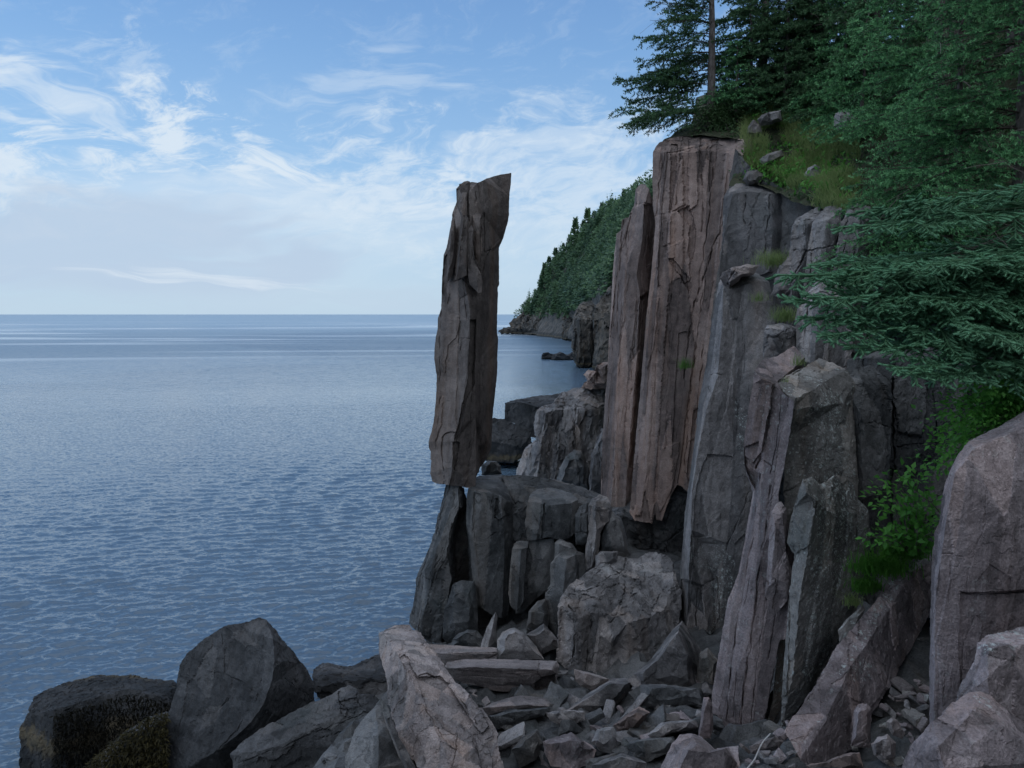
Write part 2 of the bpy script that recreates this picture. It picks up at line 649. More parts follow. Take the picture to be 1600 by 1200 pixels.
M['deadtwig'] = leaf_mat('dead_twigs', (0.10, 0.08, 0.07), (0.2, 0.165, 0.15), 0.0)


def bark_mat(name, c1, c2):
    m, b, p = new_mat(name)
    tc = b.n('ShaderNodeTexCoord')
    v = b.vmul(tc.outputs['Object'], (1, 1, 0.3))
    f = b.noise(v, 14, 6, 0.7)
    b.link(b.mix(b.ss(f, 0.35, 0.65), c1, c2), p.inputs['Base Color'])
    p.inputs['Roughness'].default_value = 0.9
    bp = b.n('ShaderNodeBump')
    bp.inputs['Strength'].default_value = 0.6
    bp.inputs['Distance'].default_value = 0.04
    b.link(f, bp.inputs['Height'])
    b.link(bp.outputs[0], p.inputs['Normal'])
    return m


M['bark'] = bark_mat('spruce_bark', (0.07, 0.055, 0.048), (0.2, 0.17, 0.155))
M['twig'] = bark_mat('spruce_twig_bark', (0.045, 0.034, 0.027), (0.11, 0.085, 0.068))
M['drift'] = bark_mat('weathered_driftwood', (0.4, 0.38, 0.37), (0.6, 0.58, 0.56))


def soil_mat():
    m, b, p = new_mat('hillside_soil')
    geo = b.n('ShaderNodeNewGeometry')
    v = geo.outputs['Position']
    f = b.noise(v, 0.8, 6, 0.65)
    g = b.noise(v, 9, 5, 0.7)
    c = b.ramp(b.math('ADD', b.math('MULTIPLY', f, 0.6), b.math('MULTIPLY', g, 0.4)),
               [(0.35, (0.025, 0.026, 0.016)), (0.5, (0.05, 0.058, 0.028)), (0.66, (0.095, 0.085, 0.05))])
    b.link(c, p.inputs['Base Color'])
    p.inputs['Roughness'].default_value = 0.95
    bp = b.n('ShaderNodeBump')
    bp.inputs['Strength'].default_value = 0.8
    bp.inputs['Distance'].default_value = 0.12
    b.link(g, bp.inputs['Height'])
    b.link(bp.outputs[0], p.inputs['Normal'])
    return m


M['soil'] = soil_mat()


def weed_mat(name='seaweed', g=1.0):
    m, b, p = new_mat(name)
    geo = b.n('ShaderNodeNewGeometry')
    c = b.mix(b.math('MULTIPLY', geo.outputs['Random Per Island'], 1.0), (0.028 * g, 0.026 * g, 0.009 * g), (0.10 * g, 0.082 * g, 0.028 * g))
    b.link(c, p.inputs['Base Color'])
    p.inputs['Roughness'].default_value = 0.6
    p.inputs['Specular IOR Level'].default_value = 0.15
    return m


M['weed'] = weed_mat('seaweed', .5)
M['weed_dark'] = weed_mat('dark_seaweed', .08)
print('PROF b_mats', round(_time.time() - _T0, 1))
# ------------------------------------------------------------------ the balanced pillar
pil = empty('balancing_rock', tuple(at(712, 760, 22.6)),
            'tall narrow sea stack of dark brown rock balanced upright on the edge of a ledge', 'sea stack')
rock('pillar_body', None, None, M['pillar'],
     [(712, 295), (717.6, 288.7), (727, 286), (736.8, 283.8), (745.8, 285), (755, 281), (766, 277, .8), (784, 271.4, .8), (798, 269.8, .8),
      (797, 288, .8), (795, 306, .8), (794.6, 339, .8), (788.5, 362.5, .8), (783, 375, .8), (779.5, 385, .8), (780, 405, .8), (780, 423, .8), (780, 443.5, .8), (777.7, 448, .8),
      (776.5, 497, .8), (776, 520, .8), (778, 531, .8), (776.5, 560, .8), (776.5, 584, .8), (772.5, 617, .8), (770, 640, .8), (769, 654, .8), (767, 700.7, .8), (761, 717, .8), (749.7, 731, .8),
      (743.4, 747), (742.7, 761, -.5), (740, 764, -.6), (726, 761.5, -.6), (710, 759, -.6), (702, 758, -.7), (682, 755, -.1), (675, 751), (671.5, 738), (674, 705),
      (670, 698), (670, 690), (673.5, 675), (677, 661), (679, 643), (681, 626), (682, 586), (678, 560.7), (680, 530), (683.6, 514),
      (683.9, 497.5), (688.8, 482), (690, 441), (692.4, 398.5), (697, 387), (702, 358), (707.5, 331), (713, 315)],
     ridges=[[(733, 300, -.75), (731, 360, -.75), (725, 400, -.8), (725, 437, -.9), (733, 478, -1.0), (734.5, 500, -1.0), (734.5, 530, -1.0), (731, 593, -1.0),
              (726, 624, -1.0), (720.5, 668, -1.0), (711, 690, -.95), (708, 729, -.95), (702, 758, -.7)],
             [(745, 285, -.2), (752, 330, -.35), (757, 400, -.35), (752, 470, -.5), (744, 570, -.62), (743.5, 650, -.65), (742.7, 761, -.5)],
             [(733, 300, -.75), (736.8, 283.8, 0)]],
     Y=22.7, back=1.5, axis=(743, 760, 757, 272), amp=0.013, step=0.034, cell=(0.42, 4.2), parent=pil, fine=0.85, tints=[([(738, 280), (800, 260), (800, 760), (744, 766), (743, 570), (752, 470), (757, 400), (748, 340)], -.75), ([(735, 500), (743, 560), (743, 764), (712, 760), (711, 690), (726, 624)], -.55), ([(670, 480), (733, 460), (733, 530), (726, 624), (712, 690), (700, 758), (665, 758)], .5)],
     plates=[([(712, 296), (732, 290), (733, 345), (722, 352), (716, 380), (708, 385), (704, 350)], -.10),
             ([(693, 400), (703, 392), (712, 430), (699, 443), (693, 470), (688, 500), (689, 450)], -.12),
             ([(757, 393), (768, 389), (762, 398), (757, 408), (754, 430), (749, 400), (748, 345), (757, 330)], -.07),
             ([(719, 500), (722, 505), (716, 536), (704, 545), (698, 578), (694, 585), (700, 540), (712, 528)], -.05),
             ([(697, 676), (712, 675), (709, 690), (700, 720), (694, 735), (690, 705), (691, 682)], -.07),
             ([(735, 500), (743, 500), (742, 600), (731, 622), (722, 668), (712, 690), (710, 686), (721, 640), (731, 593)], -.16),
             ([(708, 690), (719, 692), (714, 720), (710, 735), (709, 728)], -.15)],
     cracks=[([(699, 443), (713, 438), (722, 434), (733, 447), (748, 458)], 1.6, .12), ([(724, 437), (726, 470), (729, 500)], 1.2, .08),
             ([(740, 570), (738, 620), (735, 700)], 1.5, .08), ([(690, 500), (686, 560), (688, 620), (682, 700)], 1.3, .06),
             ([(696, 678), (710, 676)], 1.3, .06), ([(756, 500), (754, 600), (750, 720)], 1.3, .05), ([(764, 300), (762, 380)], 1.2, .05),
             ([(744, 300), (742, 335)], 1.6, .1), ([(735, 530), (720, 529), (718, 560)], 1.3, .07), ([(783, 372), (760, 395)], 1.2, .06)])
SPL = [([(713, 318), (722, 300), (730, 300), (731, 350), (726, 372), (721, 338)], -.72, .3, None),
       ([(721, 338), (727, 335), (731, 340), (732, 360), (731, 400), (729, 430), (722, 434), (713, 438), (716, 400), (718, 365)], -1.05, .5, None),
       ([(737, 352), (740, 358), (739, 380), (738, 395), (741, 408), (749, 424), (754, 440), (752, 457), (747, 458), (733, 444), (731, 425), (731, 380), (733, 358)], -1.05, .5, 'pale pointed splinter beside the deep vertical crack'),
       ([(739, 336), (745, 332), (751, 336), (750, 360), (751, 400), (753, 425), (747, 418), (741, 405), (740, 380)], -.72, .4, None),
       ([(705, 345), (711, 342), (713, 370), (711, 410), (707, 432), (699, 443), (701, 420), (699, 395), (703, 380)], -.62, .4, None),
       ([(717, 288), (725, 284), (731, 282.5), (735, 284), (733, 300), (729, 335), (722, 318)], -.55, .4, None)]
for ol, dy, bk, lb in SPL:
    rock('split_splinter', lb, None, M['pillar'], ol, Y=22.7 + dy, back=bk, bulge=.10, amp=.012, step=.03, cell=(.2, 1.2), parent=pil, axis=(743, 760, 757, 272))

# ------------------------------------------------------------------ ledge the pillar stands on
rock('leaning_column', 'dark leaning rock column at the seaward edge directly under the balanced stack', 'rock column', M['dark'],
     [(697, 756, .4), (716, 758), (725, 762, .4), (732, 790, .8), (735, 850, .9), (742, 930, .9), (746, 1000, .8), (690, 1004, -.2), (668, 1004), (650, 988), (639, 974, .4), (641, 960, .4), (645, 949, .4), (649, 920, .4), (651, 901, .4),
      (660, 880, .4), (665, 868, .4), (674, 846, .4), (680, 829, .4), (685, 806, .4), (692, 784, .4)],
     ridges=[[(716, 758), (717, 793, -.3), (707, 820, -.4), (699, 868, -.5), (704, 904, -.5), (695, 955, -.5), (690, 1004, -.2)],
             [(707, 757, .1), (704, 800, -.3), (690, 840, -.4), (675, 880, -.5), (672, 930, -.5), (668, 1004)],
             [(722, 800, .9), (712, 850, 1.0), (712, 900, 1.0), (703, 960, .9), (702, 1003, .8)]],
     Y=22.2, back=2.2, axis=(660, 1000, 715, 760), amp=.03, step=.06, cell=(.35, 2.2),
     cracks=[([(690, 800), (672, 850), (660, 900), (655, 980)], 1.6, .1), ([(674, 895), (690, 870), (700, 835)], 1.5, .08), ([(651, 901), (662, 900), (672, 905)], 1.5, .1)],
     plates=[([(680, 840), (705, 815), (699, 868), (680, 905), (672, 890)], .07)])
rock('ledge_column', 'broad smooth rock column under the ledge with a horizontal scar near its top', 'rock column', M['dark'],
     [(731, 764, .5), (738, 752, 1.5), (749, 743, 2.3), (783, 741, 2.4), (790, 752, 1.8), (796, 770, .9), (801, 784, .5), (801, 832, .4), (798, 910, .3), (793, 962, .3), (786, 966, .1), (770, 962), (757, 953), (744, 943, .2), (740, 910, .3), (737, 892, .3),
      (732, 844, .3), (728, 820, .3), (729, 778, .4)],
     ridges=[[(731, 764, .5), (743, 767, 0), (755, 769, -.1), (770, 772, -.1), (784, 777, -.1), (794, 783, .1), (801, 784, .5)], [(784, 777, -.1), (788, 850, -.1), (784, 966, 0)], [(743, 767, 0), (742, 850, -.1), (752, 950, .1)]],
     Y=21.5, back=2.5, amp=.02, step=.03, cell=(.5, 2.8),
     plates=[([(772, 806), (795, 796), (796, 803), (778, 812)], .10), ([(776, 778), (781, 781), (776, 810), (772, 808)], -.1), ([(741, 770), (752, 772), (748, 800), (744, 830), (738, 830)], -.05)],
     cracks=[([(755, 845), (766, 837), (775, 832), (795, 832)], 1.3, .06), ([(744, 775), (741, 830), (745, 870)], 1.3, .05), ([(762, 775), (759, 825)], 1.2, .05), ([(746, 880), (753, 950)], 1.2, .05), ([(770, 772), (766, 800)], 1.2, .05)])
rock('ledge_block', 'low dark block wedged at the foot of the leaning column', 'rock block', M['dark'],
     [(707, 914), (722, 905), (740, 907), (745, 940), (746, 985), (740, 1008), (700, 1008), (690, 998), (694, 955)], bulge=.3, Y=21.2, back=1.5, amp=.03, step=.04)
rock('flat_ledge', 'cracked flat topped ledge just behind the foot of the stack', 'rock ledge', M['dark'],
     [(783, 742, 1.2), (800, 742, 1.4), (842, 744, 1.5), (870, 750, 1.5), (890, 757, 1.4), (915, 764, 1.3), (938, 771, 1.2), (952, 780, 1.0), (954, 800, .2), (940, 850, 0), (900, 880), (860, 900), (815, 900), (800, 860), (799, 800, -.1), (790, 765, .6)],
     ridges=[[(799, 800, -.1), (806, 786, .1), (815, 790, .0), (826, 790, -.1), (860, 784, -.1), (905, 785, -.1), (920, 788, -.1), (954, 800, .2)], [(790, 765, .6), (812, 768, .4), (826, 790, -.1)]],
     Y=22.1, back=2.0, amp=.035, step=.05, cell=(.5, .8), cracks=[([(785, 748), (788, 765), (800, 782), (806, 790)], 2.0, .18), ([(800, 748), (830, 760), (845, 757), (860, 765), (900, 772)], 1.4, .08), ([(842, 745), (845, 758)], 1.3, .07)])
rock('rounded_block', 'block with a flat oval top and a split front, set in the ledge face', 'rock block', M['dark'],
     [(825, 784, .3), (830, 771, 1.0), (840, 764, 1.4), (856, 762, 1.6), (875, 764, 1.5), (893, 771, 1.0), (903, 780, .4), (902, 800, .3), (897, 832, .2), (889, 841, .1), (876, 843), (856, 839), (842, 843, .1), (824, 845, .2), (820, 816, .3)],
     ridges=[[(825, 784, .3), (838, 785, 0), (852, 789, -.1), (875, 788, -.15), (893, 786, 0), (903, 780, .4)], [(838, 785, 0), (838, 843, 0)], [(893, 786, 0), (889, 841, 0)]],
     Y=21.3, back=2, amp=.02, step=.03, cell=(.5, 1.5), cracks=[([(852, 789), (850, 815), (848, 840)], 2.6, .25), ([(864, 795), (862, 825)], 1.2, .06), ([(833, 800), (843, 815)], 1.2, .06)])
rock('short_column', 'short square rock post under the split oval block', 'rock column', M['dark'],
     [(800, 858), (803, 850, .3), (807, 846, .6), (827, 844, .6), (824, 856, .1), (822, 868), (820, 900), (818, 940), (810, 954), (804, 952), (797, 946), (794, 928), (797, 890)],
     ridges=[[(800, 858), (814, 858, -.2), (824, 856, .1)], [(814, 858, -.2), (809, 954, -.1)]], Y=21.0, back=1.6, amp=.02, step=.03)
rock('recessed_face', 'dark recessed rock face right of the short square post', 'rock face', M['dark'],
     [(820, 846), (866, 842), (866, 880), (861, 918), (838, 936), (818, 956), (806, 958), (806, 900)], bulge=.1, Y=21.6, back=1.5, amp=.025, step=.04)
rock('ledge_column', 'five sided rock column with a sloping shoulder, left of the cracked dome', 'rock column', M['dark'],
     [(852, 924), (860, 914), (860, 880), (869, 868), (880, 859, .2), (892, 856, .3), (903, 860, .3), (912, 865, .3), (916, 892, .2), (914, 925, .2), (900, 960, .1), (888, 1000), (870, 1000), (855, 972), (852, 950)],
     ridges=[[(869, 868), (884, 874, -.35), (897, 868, -.2), (903, 860, .3)], [(884, 874, -.35), (880, 920, -.35), (874, 998, -.2)], [(897, 868, -.2), (900, 955, -.1)]],
     Y=20.3, back=1.8, amp=.025, step=.035, cracks=[([(900, 862), (905, 880), (902, 920)], 1.5, .1), ([(853, 926), (862, 918), (876, 921)], 1.5, .1)])
rock('upper_block', 'small square block tucked behind the five sided column', 'rock block', M['dark'],
     [(866, 848), (874, 843, .3), (895, 850, .3), (902, 860, .2), (890, 872), (866, 872)], bulge=.15, Y=20.7, back=1, amp=.02, step=.03)
rock('ledge_column', 'slender pinkish rock column with a knobbly cap where the ledge meets the cliff', 'rock column', M['grey'],
     [(919, 790, .2), (926, 778, .6), (938, 773, .7), (948, 778, .6), (955, 793, .3), (955, 811, .2), (944, 820), (938, 829), (934, 868), (926, 890), (913, 893), (913, 868), (919, 832, .1)],
     ridges=[[(930, 790, -.15), (932, 830, -.3), (924, 885, -.3)], [(919, 790, .2), (930, 790, -.15), (942, 795, -.1), (955, 793, .3)]], Y=20.6, back=1.5, amp=.035, step=.05, cell=(.3, 1.2),
     cracks=[([(925, 795), (935, 800), (952, 797)], 1.5, .07), ([(914, 868), (917, 892)], 1.5, .08)])
rock('upper_block', 'narrow stacked blocks between the oval block and the slender pinkish column', 'rock block', M['dark'],
     [(899, 806), (906, 793, .3), (918, 786, .4), (922, 800, .2), (920, 846), (912, 852), (900, 850)], bulge=.2, Y=21.0, back=1.2, amp=.025, step=.04,
     cracks=[([(899, 832), (910, 831), (921, 834)], 1.5, .1), ([(911, 793), (908, 830)], 1.3, .08)])
rock('upper_block', 'dark triangular block right of the slender pinkish column', 'rock block', M['dark'],
     [(950, 806), (957, 798, .2), (970, 808, .2), (977, 830, .2), (986, 868, .1), (975, 872), (940, 862), (941, 836)], bulge=.2, Y=20.9, back=1.4, amp=.025, step=.04,
     cracks=[([(971, 840), (974, 866)], 1.3, .08)])
rock('upper_block', 'low square block just above the top of the cracked dome', 'rock block', M['grey'],
     [(931, 868), (940, 861, .2), (964, 862, .2), (964, 876), (955, 884), (931, 886)], bulge=.15, Y=19.9, back=1, amp=.02, step=.03)
rock('cracked_dome', 'big rounded boulder like outcrop laced with cracks, splitting into columns in front', 'rock outcrop', M['grey'],
     [(873, 945, .3), (877, 932, .5), (887, 917, .9), (897, 909, 1.2), (908, 902, 1.5), (922, 892, 1.8), (935, 883, 2.1), (950, 875, 2.3), (968, 870, 2.5), (984, 874, 2.5), (995, 874, 2.5), (1006, 867, 2.6), (1019, 864, 2.7), (1040, 867, 2.6), (1052, 880, 2.2), (1057, 904, 1.7), (1064, 922, 1.5), (1064, 950, 1.2),
      (1061, 970, 1.0), (1050, 990, .8), (1040, 1003, .7), (1030, 1020, .5), (1005, 1060, .1), (983, 1068), (950, 1068), (908, 1060), (890, 1050, .1), (872, 1030, .3), (873, 985, .3)],
     ridges=[[(873, 945, .3), (884, 952, .1), (893, 957, .0), (908, 962, .05), (925, 958, .1), (945, 955, .3), (958, 962, .3), (975, 975, .1), (998, 968, .2), (1018, 962, .5), (1040, 950, .9), (1064, 950, 1.2)],
             [(893, 957, 0), (898, 1010, -.1), (908, 1060)], [(925, 958, .1), (926, 1010, .15), (918, 1058, .1)], [(945, 955, .3), (938, 990, 0), (930, 1060, -.05)],
             [(958, 962, .3), (956, 1010, .2), (951, 1066, .1)], [(975, 975, .1), (956, 1000, -.05), (952, 1066, -.05)], [(1018, 962, .5), (1003, 1020, .2), (985, 1066, 0)],
             [(908, 902, 1.5), (935, 915, 1.1), (965, 905, 1.6), (1000, 905, 1.7), (1030, 900, 1.8), (1052, 905, 1.6)]],
     Y=17.6, back=2.6, amp=.04, step=.06, cell=(.45, 1.4),
     cracks=[([(975, 872), (974, 900), (977, 920), (968, 950), (955, 970)], 1.8, .14), ([(1015, 866), (1000, 890), (985, 930), (975, 960)], 1.5, .10), ([(940, 890), (925, 905), (905, 915), (890, 930)], 1.5, .10),
             ([(900, 925), (935, 915), (955, 900), (972, 895)], 1.4, .09), ([(910, 940), (930, 935), (945, 920), (968, 912)], 1.4, .09), ([(1060, 912), (1035, 925), (1020, 945), (1010, 980), (990, 1000)], 1.8, .14),
             ([(985, 932), (1000, 925), (1015, 940), (1022, 935)], 1.5, .1), ([(1020, 870), (1035, 890), (1030, 910)], 1.3, .08), ([(890, 945), (900, 965), (898, 1000), (893, 1040)], 2.0, .2),
             ([(925, 960), (921, 1000), (917, 1050)], 1.8, .14), ([(1000, 900), (1012, 905), (1025, 900)], 1.3, .08), ([(950, 875), (960, 890), (975, 897)], 1.3, .08)])

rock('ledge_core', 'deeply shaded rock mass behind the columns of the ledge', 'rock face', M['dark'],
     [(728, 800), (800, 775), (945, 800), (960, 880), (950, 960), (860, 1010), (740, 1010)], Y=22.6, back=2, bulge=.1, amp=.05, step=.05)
# ------------------------------------------------------------------ ledges behind, across the cove
rock('far_ledge', 'flat topped square rock ledge across the cove behind the stack', 'rock ledge', M['shore'],
     [(790, 630), (797, 627, 1.5), (814, 623, 3), (843, 619, 4), (870, 615, 5), (884, 614, 5), (884, 640, 3), (860, 690, 1), (827, 682), (805, 662), (789, 655)],
     ridges=[[(790, 630), (812, 629, -.2), (838, 636, .3), (862, 632, .6), (884, 640, 3)], [(838, 636, .3), (832, 684, .2)]],
     Y=55, back=5, amp=.08, step=.12, cell=(1.0, 2.5))
rock('far_ledge', 'low wet rock shelf with pale tide band behind the stack', 'rock ledge', M['tide'],
     [(760, 653, 1), (789, 654, 1.2), (808, 664, .8), (830, 680, .6), (832, 700, .5), (822, 712, .3), (803, 722), (780, 722), (758, 720)],
     ridges=[[(760, 690), (785, 693), (806, 697), (824, 690, .2), (830, 680, .6)], [(765, 672, .5), (800, 678, .4)]], Y=54, back=5, amp=.10, step=.1, cell=(1, 1.5))
rock('far_column', 'rough columned outcrop in the cove, left of the cliff foot', 'rock outcrop', M['grey'],
     [(806, 748), (812, 725), (818, 703), (830, 693), (838, 686), (832, 664), (839, 639), (850, 633, .5), (862, 630, .8), (870, 622, 1), (877, 614, 1.2), (890, 609, 1.5), (906, 606, 1.6), (925, 606, 1.7), (946, 606, 1.6), (949, 666, .5), (949, 728), (945, 775), (872, 765), (806, 760)],
     ridges=[[(839, 639), (852, 645, -.6), (866, 640, -.4), (880, 640, -.2), (905, 636, -.2), (925, 640, -.3), (946, 632, .6)], [(852, 645, -.6), (846, 690, -.8), (836, 750, -1)], [(866, 640, -.4), (862, 690, -.2), (858, 755, -.5)],
             [(880, 640, -.2), (872, 700, -.9), (868, 760, -1.2)], [(905, 636, -.2), (896, 690, -.8), (890, 760, -1)], [(925, 640, -.3), (915, 690, -.5), (905, 760, -.6)]],
     Y=36, back=4, amp=.07, step=.16, cell=(.6, 2.6), cracks=[([(905, 625), (898, 660), (896, 700)], 1.6, .25), ([(880, 625), (872, 670), (868, 720)], 1.6, .25), ([(862, 640), (858, 700), (850, 740)], 1.6, .25), ([(870, 690), (885, 700), (880, 730)], 1.5, .2)])
rock('far_column', 'dark pointed block at the foot of the cove outcrop', 'rock block', M['dark'],
     [(868, 757), (872, 735), (884, 712), (897, 702), (912, 708), (920, 730), (925, 772), (890, 772)], bulge=.5, Y=34, back=2, amp=.05, step=.08)
rock('far_column', 'narrow grey post against the foot of the tall cliff column', 'rock column', M['grey'],
     [(921, 750), (925, 710), (932, 690), (942, 668), (950, 668), (950, 780), (921, 775)], bulge=.4, Y=33, back=2, amp=.05, step=.08)
rock('loose_block', 'rounded pale blocks stacked on top of the cove outcrop', 'boulder', M['brown'],
     [(908, 606), (913, 598), (920, 594), (912, 584), (920, 577), (932, 580), (934, 570), (944, 566), (955, 566), (955, 608), (930, 608)], bulge=.5, Y=36.5, back=2, amp=.06, step=.1,
     cracks=[([(912, 597), (930, 598), (945, 602)], 1.6, .2), ([(932, 570), (934, 595)], 1.5, .2)])
rock('loose_block', 'dark square boulder on the ledge just behind the foot of the stack', 'boulder', M['dark'],
     [(752, 726), (762, 719, .4), (776, 720, .4), (782, 728, .2), (783, 741), (768, 744), (752, 742)], bulge=.3, Y=25.5, back=1, amp=.03, step=.03)

# ------------------------------------------------------------------ the main cliff
rock('pinnacle_column', 'slender brown pinnacle column with a small pointed cap at the seaward end of the cliff', 'rock column', M['brown'],
     [(993, 296, .5), (997, 290, .5), (1001.7, 287, .4), (1009, 289, .2), (1015, 296), (1018, 308), (1021, 322), (1025, 343, .3), (1022, 380, .4), (1018, 420, .5), (1018, 460, .5), (1017, 520, .6), (1011, 600, .6), (1004, 680, .6), (998, 760, .6), (990, 806, .6), (979, 800, .1), (965, 797, .1), (948, 794, .4), (944, 780, .6),
      (939, 775, .9), (941, 700, .9), (944, 645, .9), (948, 590, .9), (951, 540, .9), (955, 470, .9), (958, 413, .9), (963, 366, .9), (969, 362, .8), (973, 343, .7), (983, 339, .6), (987, 327, .5), (992, 318, .5)],
     ridges=[[(1009, 289, .2), (1007, 320, -.2), (1003, 380, -.3), (995, 430, -.3), (1000, 458, -.3), (994, 560, -.3), (984, 680, -.3), (977, 800, .1)],
             [(983, 339, .6), (976, 420, .1), (970, 560, .1), (962, 700, .1), (955, 796, .1)]],
     Y=26.6, back=3, axis=(965, 790, 1000, 320), amp=.02, step=.06, cell=(.42, 5), fine=.9,
     plates=[([(1000, 465), (1014, 455), (1010, 520), (1003, 600), (996, 680), (988, 730), (984, 730), (990, 650), (998, 540)], -.28), ([(998, 470), (1006, 466), (1000, 560), (992, 640), (986, 690), (984, 680), (990, 580)], .08),
             ([(985, 470), (995, 468), (990, 530), (986, 560), (983, 520)], .05), ([(1006, 320), (1020, 322), (1023, 345), (1017, 410), (1010, 418), (1012, 370)], -.12)],
     cracks=[([(992, 319), (1005, 317), (1020, 320)], 1.6, .1), ([(983, 342), (979, 360), (977, 400)], 1.4, .1), ([(974, 345), (968, 420), (962, 520)], 1.3, .1), ([(998, 470), (989, 560), (983, 640)], 1.3, .08), ([(960, 420), (956, 560), (950, 700)], 1.3, .08),
             ([(972, 480), (966, 600), (958, 760)], 1.2, .06)])
rock('cliff_buttress', 'broad brown cliff face of vertical columns, the tallest in the row, with an undercut foot', 'cliff', M['brown'],
     [(1020, 250, .6), (1021, 236, .6), (1025, 227, .7), (1031, 221, .9), (1045, 217, 1.0), (1060, 214, 1.1), (1085, 213, 1.2), (1110, 214, 1.0), (1140, 216, .4), (1172, 217, -.4), (1180, 250, -1), (1160, 290, -1), (1150, 330, -.9), (1148, 420, -1), (1140, 520, -1), (1130, 620, -1), (1120, 700, -1), (1108, 770, -1),
      (1073, 768, -.5), (1066, 760, -.4), (1058, 757, -.3), (1046, 779, -.2), (1036, 802, -.1), (1033, 813, -.1), (1025, 812), (1023.5, 800), (1019, 817), (1005, 816), (992, 814), (983, 800, .2), (986, 760, .5), (992, 690, .5), (999, 620, .5), (1004, 560, .5), (1010, 490, .5), (1018, 420, .5), (1024, 345, .5), (1020, 320, .6)],
     ridges=[[(1045, 217, 1.0), (1045, 240, .2), (1036, 330, .1), (1030, 430, 0), (1020, 560, 0), (1012, 700, 0), (1005, 816)], [(1110, 214, 1), (1110, 235, -.2), (1098, 330, -.3), (1090, 430, -.4), (1076, 560, -.4), (1066, 700, -.4), (1058, 757, -.3)],
             [(1140, 216, .4), (1138, 240, -.5), (1128, 420, -.7), (1110, 600, -.7), (1094, 740, -.7)]],
     Y=25.2, back=4, axis=(1010, 810, 1055, 220), amp=.02, step=.065, cell=(.45, 5.5), fine=.9,
     plates=[([(1048, 225), (1058, 224), (1056, 270), (1051, 328), (1046, 330), (1048, 280)], -.16), ([(1076, 218), (1094, 218), (1093, 250), (1088, 320), (1075, 330), (1074, 280)], .10),
             ([(1112, 218), (1122, 218), (1120, 250), (1113, 290), (1108, 300), (1110, 250)], -.12), ([(1058, 330), (1076, 320), (1082, 340), (1088, 365), (1080, 408), (1074, 400), (1077, 353)], -.16),
             ([(1043, 385), (1075, 372), (1077, 437), (1070, 442), (1043, 405)], .09), ([(1043, 403), (1050, 404), (1077, 437), (1076, 455)], -.15), ([(1035, 345), (1048, 338), (1046, 380), (1036, 384)], .08),
             ([(1060, 520), (1075, 518), (1070, 600), (1055, 690), (1050, 690)], -.07), ([(1084, 640), (1100, 630), (1092, 700), (1080, 760), (1073, 740)], -.12), ([(1015, 470), (1028, 465), (1024, 530), (1012, 580)], .06),
             ([(1030, 700), (1062, 690), (1052, 760), (1030, 800)], .05)],
     cracks=[([(1033, 233), (1030, 290), (1026, 335)], 1.5, .14), ([(1039, 235), (1035, 300), (1032, 330)], 1.3, .1), ([(1023, 338), (1040, 334), (1053, 330), (1070, 320)], 1.8, .14), ([(1064, 218), (1060, 270), (1056, 320)], 1.4, .12), ([(1096, 217), (1096, 260), (1098, 330), (1096, 362)], 1.8, .16),
             ([(1122, 217), (1118, 255), (1106, 250), (1105, 225)], 1.4, .12), ([(1150, 218), (1146, 270), (1140, 300)], 1.3, .1), ([(1140, 307), (1128, 350), (1107, 413), (1096, 445), (1083, 473), (1078, 520), (1073, 545), (1068, 590)], 1.8, .18), ([(1116, 255), (1108, 340), (1098, 400), (1088, 470)], 1.5, .13),
             ([(1104, 440), (1095, 470), (1090, 520), (1084, 570)], 1.5, .12), ([(1024, 545), (1040, 560)], 1.3, .08), ([(1034, 450), (1026, 560), (1016, 700)], 1.2, .06), ([(1050, 460), (1045, 560), (1040, 700)], 1.2, .05), ([(1085, 560), (1076, 640), (1070, 740)], 1.5, .12), ([(1075, 690), (1083, 688)], 1.5, .1),
             ([(1100, 540), (1092, 620), (1084, 690)], 1.5, .12)])
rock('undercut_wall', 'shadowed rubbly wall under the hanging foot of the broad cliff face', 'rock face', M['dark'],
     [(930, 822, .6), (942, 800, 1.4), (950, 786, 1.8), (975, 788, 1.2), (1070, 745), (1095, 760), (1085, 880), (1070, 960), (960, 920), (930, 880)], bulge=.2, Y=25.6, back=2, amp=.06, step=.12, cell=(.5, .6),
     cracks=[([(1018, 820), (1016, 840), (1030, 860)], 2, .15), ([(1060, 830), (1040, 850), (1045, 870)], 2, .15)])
rock('cliff_block', 'smooth blue grey slab high on the cliff under the grassy slope', 'rock slab', M['grey'],
     [(1130, 310, .3), (1136, 298, .5), (1150, 288, .7), (1167, 286, .8), (1192, 290, .6), (1215, 294, .4), (1240, 302, .1), (1246, 350), (1238, 395), (1222, 430), (1150, 440), (1124, 445), (1124, 420), (1128, 380, .1)],
     ridges=[[(1130, 310, .3), (1145, 302, 0), (1170, 300, -.1), (1210, 303, -.2), (1240, 302, .1)], [(1210, 303, -.2), (1208, 360, -.3), (1200, 425, -.2)]], Y=22.6, back=2, amp=.025, step=.03, cell=(.6, 2.5),
     cracks=[([(1165, 305), (1162, 340), (1165, 350)], 1.4, .09), ([(1204, 305), (1202, 340), (1196, 370), (1197, 400)], 1.8, .13), ([(1230, 305), (1226, 380)], 1.3, .08)])
